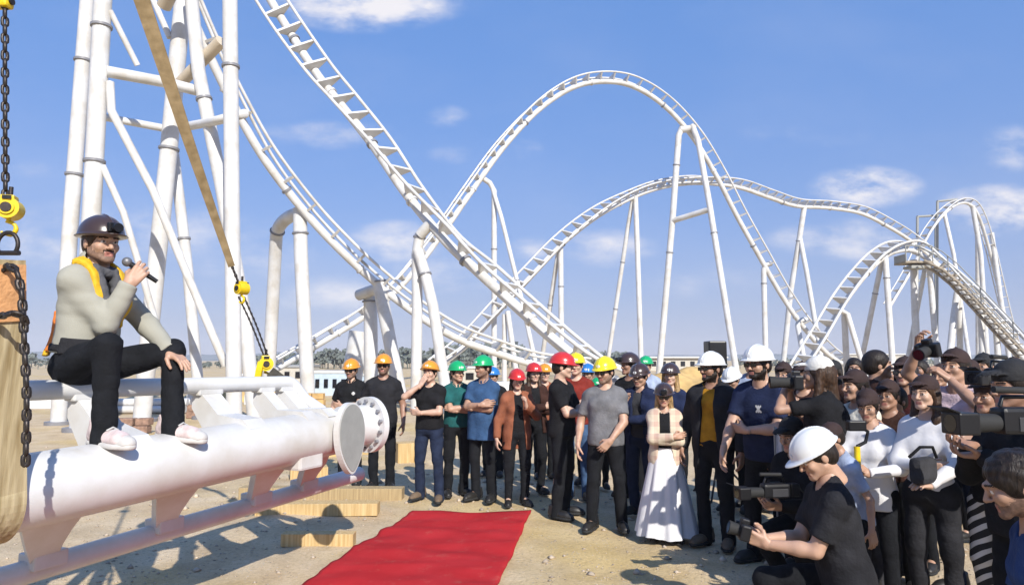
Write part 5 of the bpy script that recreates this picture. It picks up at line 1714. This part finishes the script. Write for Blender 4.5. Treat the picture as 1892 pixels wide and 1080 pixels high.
# --- the right-hand crowd and press
RC = "right-hand crowd and press"
person("photographer in black tee and white cap with camera raised to the face", 1526, 655, 5.2, yaw=-122, hat=("cap", CAPW), skin=1, hair="brown", hair_style="long", female=True, shirt=BLK, hem=.86, trousers=BLKD, R_arm="eye", L_arm="eye", seed=41, lean=4, build=1.35, hyaw=0, group=RC)
person("person in loose off-white shirt behind the black-clad photographer", 1580, 682, 5.6, yaw=-75, hat=("cap", CAPB), skin=1, hair="dark", shirt=OFFW, sleeve="long", hem=.78, trousers=CHAR, R_arm="waist", L_arm="waist", seed=42, group=RC)
person("young person in white sweater and dark cap holding a yellow-handled stabiliser", 1603, 716, 5.0, yaw=-42, hat=("cap", CAPB), skin=1, hair="dark", shirt=WHT, sleeve="long", hem=.80, trousers=BLKD, R_arm=dict(w=(-.06, -.30, 1.08), pole=(-.9, .1, -.5), f=(.3, -.5, .3), n=(.7, 0, 0), curl=.7), L_arm=dict(w=(.05, -.30, 1.12), pole=(.9, .1, -.5), f=(-.3, -.5, .3), n=(-.7, 0, 0), curl=.7), seed=43, hpitch=16, female=True, group=RC)
person("man with short dark hair in profile wearing a dark brown tee", 1618, 647, 6.2, yaw=70, hat=None, skin=1, hair="dark", shirt=BROWN, trousers=BLKD, R_arm="crossA", L_arm="crossB", seed=44, hyaw=10, group=RC)
person("woman in dark brown cap and sunglasses with long dark hair in dark maroon", 1672, 657, 6.0, yaw=-55, hat=("cap", CAPB), skin=1, female=True, hair="dark", hair_style="long", shirt=MARD, trousers=BLKD, R_arm="crossA", L_arm="crossB", seed=45, glasses=True, group=RC)
person("woman in white long-sleeved top and dark cap, arms folded over a bag", 1708, 690, 4.75, yaw=-50, hat=("cap", CAPB), skin=2, female=True, hair="brown", hair_style="long", shirt=WHT, sleeve="long", hem=.90, trousers=DEN("grey_side_trousers", (.028, .028, .032)), R_arm="waist", L_arm=dict(w=(.10, -.34, 1.02), pole=(.9, .1, -.6), f=(-.2, -.8, .1), n=(-.2, 0, -1), curl=.3), seed=46, hyaw=-10, group=RC)
person("man in pale pink tee and dark cap holding a small camera above the crowd", 1764, 643, 5.3, yaw=-62, hat=("cap", CAPB), skin=1, hair="dark", shirt=PINK, trousers=NAVYJ, R_arm="high", L_arm="eye", seed=47, hpitch=-6, group=RC)
person("person in black jacket and black cap far back among the right-hand crowd", 1817, 652, 7.6, yaw=-60, hat=("cap", CAPK), skin=1, shirt=BLK, sleeve="long", trousers=BLKD, seed=48, group=RC)
person("person in dark cap half hidden behind the white-capped photographer", 1482, 668, 6.6, yaw=-40, hat=("cap", CAPB), skin=1, hair="dark", shirt=BROWN, trousers=BLKD, R_arm="phone", L_arm="phone", seed=49, group=RC)
person("person in dark maroon cap peeking between the white caps", 1447, 668, 7.4, yaw=-40, hat=("cap", CAPB), skin=1, shirt=BLK, trousers=BLKD, seed=50, group=RC, h_body=.015)
person("person with wavy dark hair behind the off-white shirt", 1578, 660, 7.6, yaw=-30, hat=None, skin=1, hair="dark", female=True, hair_style="long", shirt=BROWN, trousers=BLKD, seed=51, group=RC, h_body=.015)
person("person in dark cap low in front of the profile man", 1586, 690, 5.8, yaw=-40, hat=("cap", CAPB), skin=1, shirt=MARD, trousers=BLKD, seed=52, female=True, hair_style="long", group=RC, R_arm="phone", L_arm="waist")
person("person in dark brown cap and brown top right of the white sweater", 1640, 700, 5.5, yaw=-50, hat=("cap", CAPB), skin=3, shirt=BROWN, sleeve="long", trousers=BLKD, seed=53, group=RC, R_arm="phone", L_arm="phone")
person("dark-haired woman in black behind the pink tee", 1790, 662, 6.8, yaw=-60, hat=("cap", CAPB), skin=1, female=True, hair="dark", hair_style="long", shirt=BLK, sleeve="long", trousers=BLKD, seed=54, group=RC)
person("person in maroon cap at the back by the right edge", 1872, 660, 6.6, yaw=-60, hat=("cap", CAPB), skin=1, shirt=MARD, trousers=BLKD, seed=55, group=RC, h_body=.015)
person("woman with headband glasses and black top beside the big video camera", 1826, 694, 4.5, yaw=-70, hat=("cap", CAPB), skin=3, female=True, hair="dark", hair_style="long", shirt=BLK, sleeve="long", trousers=ZEBRA, seed=56, R_arm="waist", L_arm="phone", group=RC)
person("onlooker in navy denim standing behind the white sweater", 1660, 712, 6.6, yaw=-50, hat=("cap", CAPB), skin=1, shirt=CHAR, trousers=JEAN, seed=57, group=RC, h_body=.015, female=True)
person("dark-clad onlooker behind the arm of the navy tee", 1462, 690, 6.9, yaw=-40, hat=None, skin=1, hair="dark", shirt=BLK, sleeve="long", trousers=BLKD, seed=58, group=RC, h_body=.015)
person("person in black squatting behind the cinema camera beside the navy tee's legs", H=1.74, root=((1478 - 946) / 1250 * 5.5, 5.5, -.42), yaw=-60, hat=("cap", CAPK), skin=1, shirt=BLK, sleeve="long", trousers=BLKD, R_arm=dict(w=(-.06, -.36, 1.20), pole=(-.5, .1, -.9), f=(.2, -.8, .3), n=(.6, 0, .5), curl=.6), L_arm=dict(w=(.06, -.36, 1.17), pole=(.5, .1, -.9), f=(-.2, -.8, .3), n=(-.6, 0, .5), curl=.6), seed=62, group=RC, lean=12, hpitch=12,
     legs={-1: ((-.13, -.40, .84), (-.13, -.14, .50), (0, -1, 0)), 1: ((.20, -.40, .84), (.18, -.12, .50), (0, -1, 0))})
person("person in dark grey hooded top with dark jeans right of the crouching photographer", 1655, 712, 5.7, yaw=-70, hat=("cap", CAPK), skin=1, hair="dark", shirt=CHAR, sleeve="long", hem=.82, trousers=BLKD, R_arm="waist", L_arm="down", seed=63, female=True, group=RC)
person("person in pale grey shirt just behind the crouching photographer's back", 1568, 772, 4.75, yaw=-80, hat=("cap", CAPB), skin=1, hair="dark", shirt=LTBL, hem=.84, trousers=BLKD, R_arm="waist", L_arm="down", seed=64, female=True, group=RC, lean=14, hpitch=14)
for i, (px_, tp_, Y_, lb_, m_, ht_) in enumerate((
    (1540, 664, 8.0, "small dark-capped onlooker at the back between the white cap and the profile man", CHAR, ("cap", CAPK)),
    (1648, 668, 8.2, "small onlooker in white cap at the back left of the sunglasses woman", WHT, ("cap", CAPW)),
    (1700, 664, 8.4, "bare-headed onlooker in dark red at the back right of the sunglasses woman", MARD, None),
    (1736, 672, 7.8, "small onlooker in brown top at the back behind the raised camera", BROWN, ("cap", CAPB)),
    (1776, 668, 8.6, "bare-headed onlooker in pale blue shirt far back near the right edge", LTBL, None),
    (1500, 676, 7.6, "onlooker in black cap right behind the white-capped photographer's camera", BLK, ("cap", CAPK)),
    (1622, 686, 6.9, "onlooker in olive shirt squeezed behind the white sweater", DKGREEN, ("cap", CAPB)))):
    person(lb_, px_, tp_, Y_, yaw=-50 - 5 * (i % 3), hat=ht_, skin=(1, 4, 3)[i % 3], female=i % 2 == 0, hair_style=("long", "short")[i % 2], shirt=m_, sleeve="long", trousers=BLKD, R_arm=("crossA", "phone")[i % 2], L_arm=("crossB", "waist")[i % 2], seed=70 + i, group=RC, h_body=.016)
vinfo = person("camera operator in black at the right edge shouldering a large video camera", 1872, 664, 3.7, yaw=-88, hat=("cap", CAPK), skin=3, hair="dark", shirt=BLK, sleeve="long", hem=.84, trousers=BLKD, R_arm=dict(w=(-.10, -.20, 1.30), pole=(-.6, .1, -.9), f=(.2, -.9, .1), n=(.3, 0, 1), curl=.6), L_arm=dict(w=(.06, -.26, 1.27), pole=(.8, .1, -.7), f=(-.2, -.9, 0), n=(0, 0, 1), curl=.6), seed=59, build=1.15, hpitch=4, group=RC, h_body=.012)
finfo = person("dark-haired person in blue crouched lowest at the bottom right corner", hair_style="messy", H=1.72, root=(2.115, 2.62, -.28), yaw=-115, hat=None, skin=1, hair="dark", shirt=DEN("deep_blue_cotton", (.03, .06, .16)), trousers=BLKD, R_arm="front", L_arm="front", seed=60, lean=14, hpitch=18, beard="stubble", group=RC, h_body=.011, h_head=.005,
     legs={-1: ((-.12, -.36, .86), (-.12, -.10, .40), (0, -1, 0)), 1: ((.14, -.36, .82), (.14, -.08, .40), (0, -1, 0))})

# --- the photographer crouching in the foreground
cinfo = person("crouching photographer in white hard hat and black tee looking down at his camera, right foreground", H=1.78, root=(1.95, 4.10, -.44), yaw=-98, hat=("hat", WHITEH), hat_tilt=4, skin=0, hair="dark", shirt=BLK2, hem=.88, trousers=BLKD, shoes=SNEAK,
     R_arm=dict(w=(-.02, -.40, 1.20), pole=(-.25, .2, -1), f=(.15, -.75, .45), n=(.65, 0, .3), curl=.62), L_arm=dict(w=(.06, -.40, 1.19), pole=(.25, .2, -1), f=(-.15, -.75, .45), n=(-.65, 0, .3), curl=.62),
     legs={-1: ((-.13, -.42, .86), (-.13, -.16, .48), (0, -1, 0)), 1: ((.20, -.40, .52), (.16, .02, .48), (0, -1, -.1))}, lean=10, hpitch=26, hyaw=6, seed=61, build=1.08, h_body=.0105, h_head=.0048, h_hand=.0036, group=RC)


# --- small printed marks on three shirts, laid on the cloth itself
def badge(I, px_, pz_, side, wd, hg, shape):
    so = I["shirt"]; dg = bpy.context.evaluated_depsgraph_get(); dg.update()
    s_ = I["s"]; up = I["up"]; Rt = I["Rt"]
    o_ = Vector(up((px_, -.5 * side, pz_)) * s_); d_ = Vector(Rt @ V3(0, side, 0))
    vs = []; n = 8
    for j in range(n + 1):
        for i in range(n + 1):
            off = Vector(Rt @ V3((i / n - .5) * wd, 0, (j / n - .5) * hg) * s_)
            ok, loc, nn, _ = so.ray_cast(o_ + off, d_)
            vs.append(loc - d_ * .003 if ok else o_ + off + d_ * .3)
    fs = [[j * (n + 1) + i, j * (n + 1) + i + 1, (j + 1) * (n + 1) + i + 1, (j + 1) * (n + 1) + i] for j in range(n) for i in range(n) if shape(i / (n - 1) * 2 - 1, j / (n - 1) * 2 - 1)]
    mb = MB(); mb.add(vs, fs, True); mb.build("print", mat("white_print", (.62, .62, .61), rough=.9, noise=.05), so)
bpy.context.view_layer.update()
badge(p1, .085, 1.29, 1, .05, .05, lambda x, y: abs(x) < .7 or abs(y) < .5)
badge(p20, .03, 1.28, 1, .05, .06, lambda x, y: abs(abs(x) - abs(y)) < .3 or abs(x) < .15)
badge(cinfo, .02, 1.33, -1, .035, .07, lambda x, y: abs(x) < .6 or y > .2)


# --- cameras and gear, held or standing, each a thing of its own
def still_camera(label, p, rz, pitch=0.0, sc=1.0, lens=.10, name="camera_body"):
    E = empty("photo_camera", label, "camera", p, rz)
    E.rotation_euler = (pitch, 0, rz)
    b = MB().box((0, 0, 0), (.14 * sc, .06 * sc, .095 * sc), bev=.012 * sc); b.box((0, -.005, .058 * sc), (.055 * sc, .05 * sc, .035 * sc), bev=.008 * sc); b.box((-.055 * sc, -.03 * sc, 0), (.03 * sc, .035 * sc, .085 * sc), bev=.01 * sc)
    b.build("housing", BLACKPL, E)
    MB().tube([(0, -.03 * sc, 0), (0, -.03 * sc - lens * .6, 0), (0, -.03 * sc - lens, 0)], .035 * sc, 18, rad=[.034 * sc, .036 * sc, .041 * sc]).build("lens", BLACKRUB, E)
    MB().cyl((0, -.029 * sc - lens, 0), (0, -.033 * sc - lens, 0), .034 * sc, 18).build("front_glass", GLASSY, E)
    return E


def hands_mid(I):
    a = [I["arms"][k][2] + I["arms"][k][3] * .10 for k in (-1, 1)]
    return I["W"]((a[0] + a[1]) / 2)


still_camera("black camera held low by the crouching photographer", hands_mid(cinfo) + Vector((-.03, 0, .02)), R(-98), R(-14), 1.0, .06)
still_camera("black camera at the white-capped photographer's eye", P(1472, 706, 5.15), R(-100), 0, 1.15, .16)
still_camera("small black camera raised above the pink-shirted man's cap", P(1716, 646, 5.0), R(-60), R(15), 1.1, .11)
def video_camera(label, p, rz, sc=1.0):
    E = empty("video_camera", label, "video camera", p, rz)
    MB().box((0, 0, 0), (.13 * sc, .34 * sc, .17 * sc), bev=.02).build("housing", BLACKPL, E)
    MB().tube([(0, -.17 * sc, -.01), (0, -.27 * sc, -.01), (0, -.36 * sc, -.01)], .06 * sc, 20, rad=[.055 * sc, .060 * sc, .064 * sc]).build("lens", BLACKRUB, E)
    MB().box((0, -.42 * sc, -.01), (.17 * sc, .14 * sc, .14 * sc), bev=.01).build("matte_box", BLACKPL, E)
    MB().tube([(0, .12 * sc, .09 * sc), (0, .10 * sc, .15 * sc), (0, -.12 * sc, .15 * sc), (0, -.14 * sc, .09 * sc)], .014 * sc, 10).build("carry_handle", BLACKPL, E)
    MB().tube([(.05 * sc, .05 * sc, .19 * sc), (.05 * sc, -.22 * sc, .20 * sc)], .022 * sc, 12).build("gun_microphone", BLACKRUB, E)
    MB().box((0, .24 * sc, .0), (.11 * sc, .12 * sc, .15 * sc), bev=.01).build("battery", BLACKPL, E)
    MB().cyl((0, -.492 * sc, -.01), (0, -.470 * sc, -.01), .055 * sc, 20).build("front_glass", GLASSY, E)
    MB().tube([(-.07 * sc, .02 * sc, .04 * sc), (-.13 * sc, .02 * sc, .05 * sc), (-.13 * sc, .14 * sc, .05 * sc)], .026 * sc, 12).build("viewfinder", BLACKRUB, E)
    for sx in (-1, 1): MB().box((sx * .066 * sc, .03 * sc, -.02 * sc), (.008, .20 * sc, .09 * sc), bev=.003).build("side_panel", mat("grey_panel", (.05, .05, .055), rough=.35, noise=.1), E)
    for q in range(4):
        MB().cyl((-.072 * sc, (-.04 + .045 * q) * sc, -.035 * sc), (-.078 * sc, (-.04 + .045 * q) * sc, -.035 * sc), .010 * sc, 10).build("dial", mat("silver_dial", (.45, .45, .45), rough=.35, metal=.8, noise=.1), E)
    MB().box((0, -.53 * sc, .075 * sc), (.17 * sc, .10 * sc, .006), Matrix.Rotation(-.35, 3, "X")).build("lens_flag", BLACKPL, E)
    MB().tube([Vector((.05 * sc, .28 * sc, .02)), Vector((.08 * sc, .36 * sc, -.04)), Vector((.02 * sc, .38 * sc, -.22)), Vector((.06 * sc, .30 * sc, -.40))], .007, 8).build("cable", BLACKRUB, E)
    return E


video_camera("large black shoulder video camera with matte box at the right edge", P(1886, 776, 3.35), R(-84), .76)
video_camera("second black video camera held high near the right edge", P(1846, 694, 4.4), R(-62), .62)
video_camera("black cinema camera held low in front of the navy-shirted man", P(1432, 905, 5.1), R(-80), .62)
st = empty("camera_stabiliser", "yellow-handled camera stabiliser held by the white sweater", "stabiliser", P(1584, 838, 4.7))
MB().cyl((0, 0, -.10), (0, 0, .05), .02, 12).build("handle", YELLOWP, st)
MB().tube([(0, 0, .05), (.06, 0, .08), (.08, 0, .15), (.02, 0, .19)], .012, 10).build("arm", BLACKPL, st)
MB().box((0, 0, .19), (.12, .06, .07), bev=.01).build("camera_mount", BLACKPL, st)
fp = empty("paper_flag", "small white flag on a thin pole beside the navy tee", "flag", BASE(1441, 5.7))
MB().cyl((0, 0, .0), (0, 0, 1.22), .008, 8).build("pole", GREYPLATE, fp)
b = MB(); n = 8
vs = [(.10 * i / n + .02 * math.sin(i) * j / 6 + .004, .03 * math.sin(i * .9 + j * .5), 1.22 - .30 * j / 6 - .05 * i / n) for j in range(7) for i in range(n + 1)]
b.add(vs, [[j * (n + 1) + i, j * (n + 1) + i + 1, (j + 1) * (n + 1) + i + 1, (j + 1) * (n + 1) + i] for j in range(6) for i in range(n)], True)
fo = b.build("cloth", WHT, fp); fo.modifiers.new("thick", 'SOLIDIFY').thickness = .004
sk = empty("loudspeaker", "black loudspeaker on a pole behind the mustard-shirted man's white helmet", "loudspeaker", BASE(1329, 9.0))
MB().box((0, 0, 1.83), (.24, .26, .36), bev=.02).build("cabinet", BLACKPL, sk)
MB().cyl((0, 0, 0), (0, 0, 1.66), .02, 10).build("pole", BLACKPL, sk)
for a in (0, 2.1, 4.2):
    MB().tube([(0, 0, .5), (math.cos(a) * .45, math.sin(a) * .45, .0)], .014, 8).build("leg", BLACKPL, sk)
bg_ = empty("shoulder_bag", "grey shoulder bag hanging in front of the woman in white", "bag", P(1706, 868, 4.45))
MB().box((0, 0, 0), (.20, .09, .17), Matrix.Rotation(.5, 3, 'Z'), bev=.04).build("pouch", CHAR, bg_)
MB().tube([(-.09, 0, .08), (-.03, -.03, .15), (.05, -.03, .15), (.09, 0, .08)], .010, 8).build("strap", BLK, bg_)

# ------------------------------------------------------------------ put every root Empty at the base of its thing
bpy.context.view_layer.update()
for o in list(scene.objects):
    if o.type == 'EMPTY' and o.parent is None and Vector(o.location).length < 1e-6 and o.children:
        pts = [c.matrix_world @ Vector(q) for c in o.children for q in c.bound_box]
        c = Vector(((min(p.x for p in pts) + max(p.x for p in pts)) / 2, (min(p.y for p in pts) + max(p.y for p in pts)) / 2, max(0, min(p.z for p in pts))))
        o.location = c
        for ch in o.children:
            ch.location = Vector(ch.location) - c
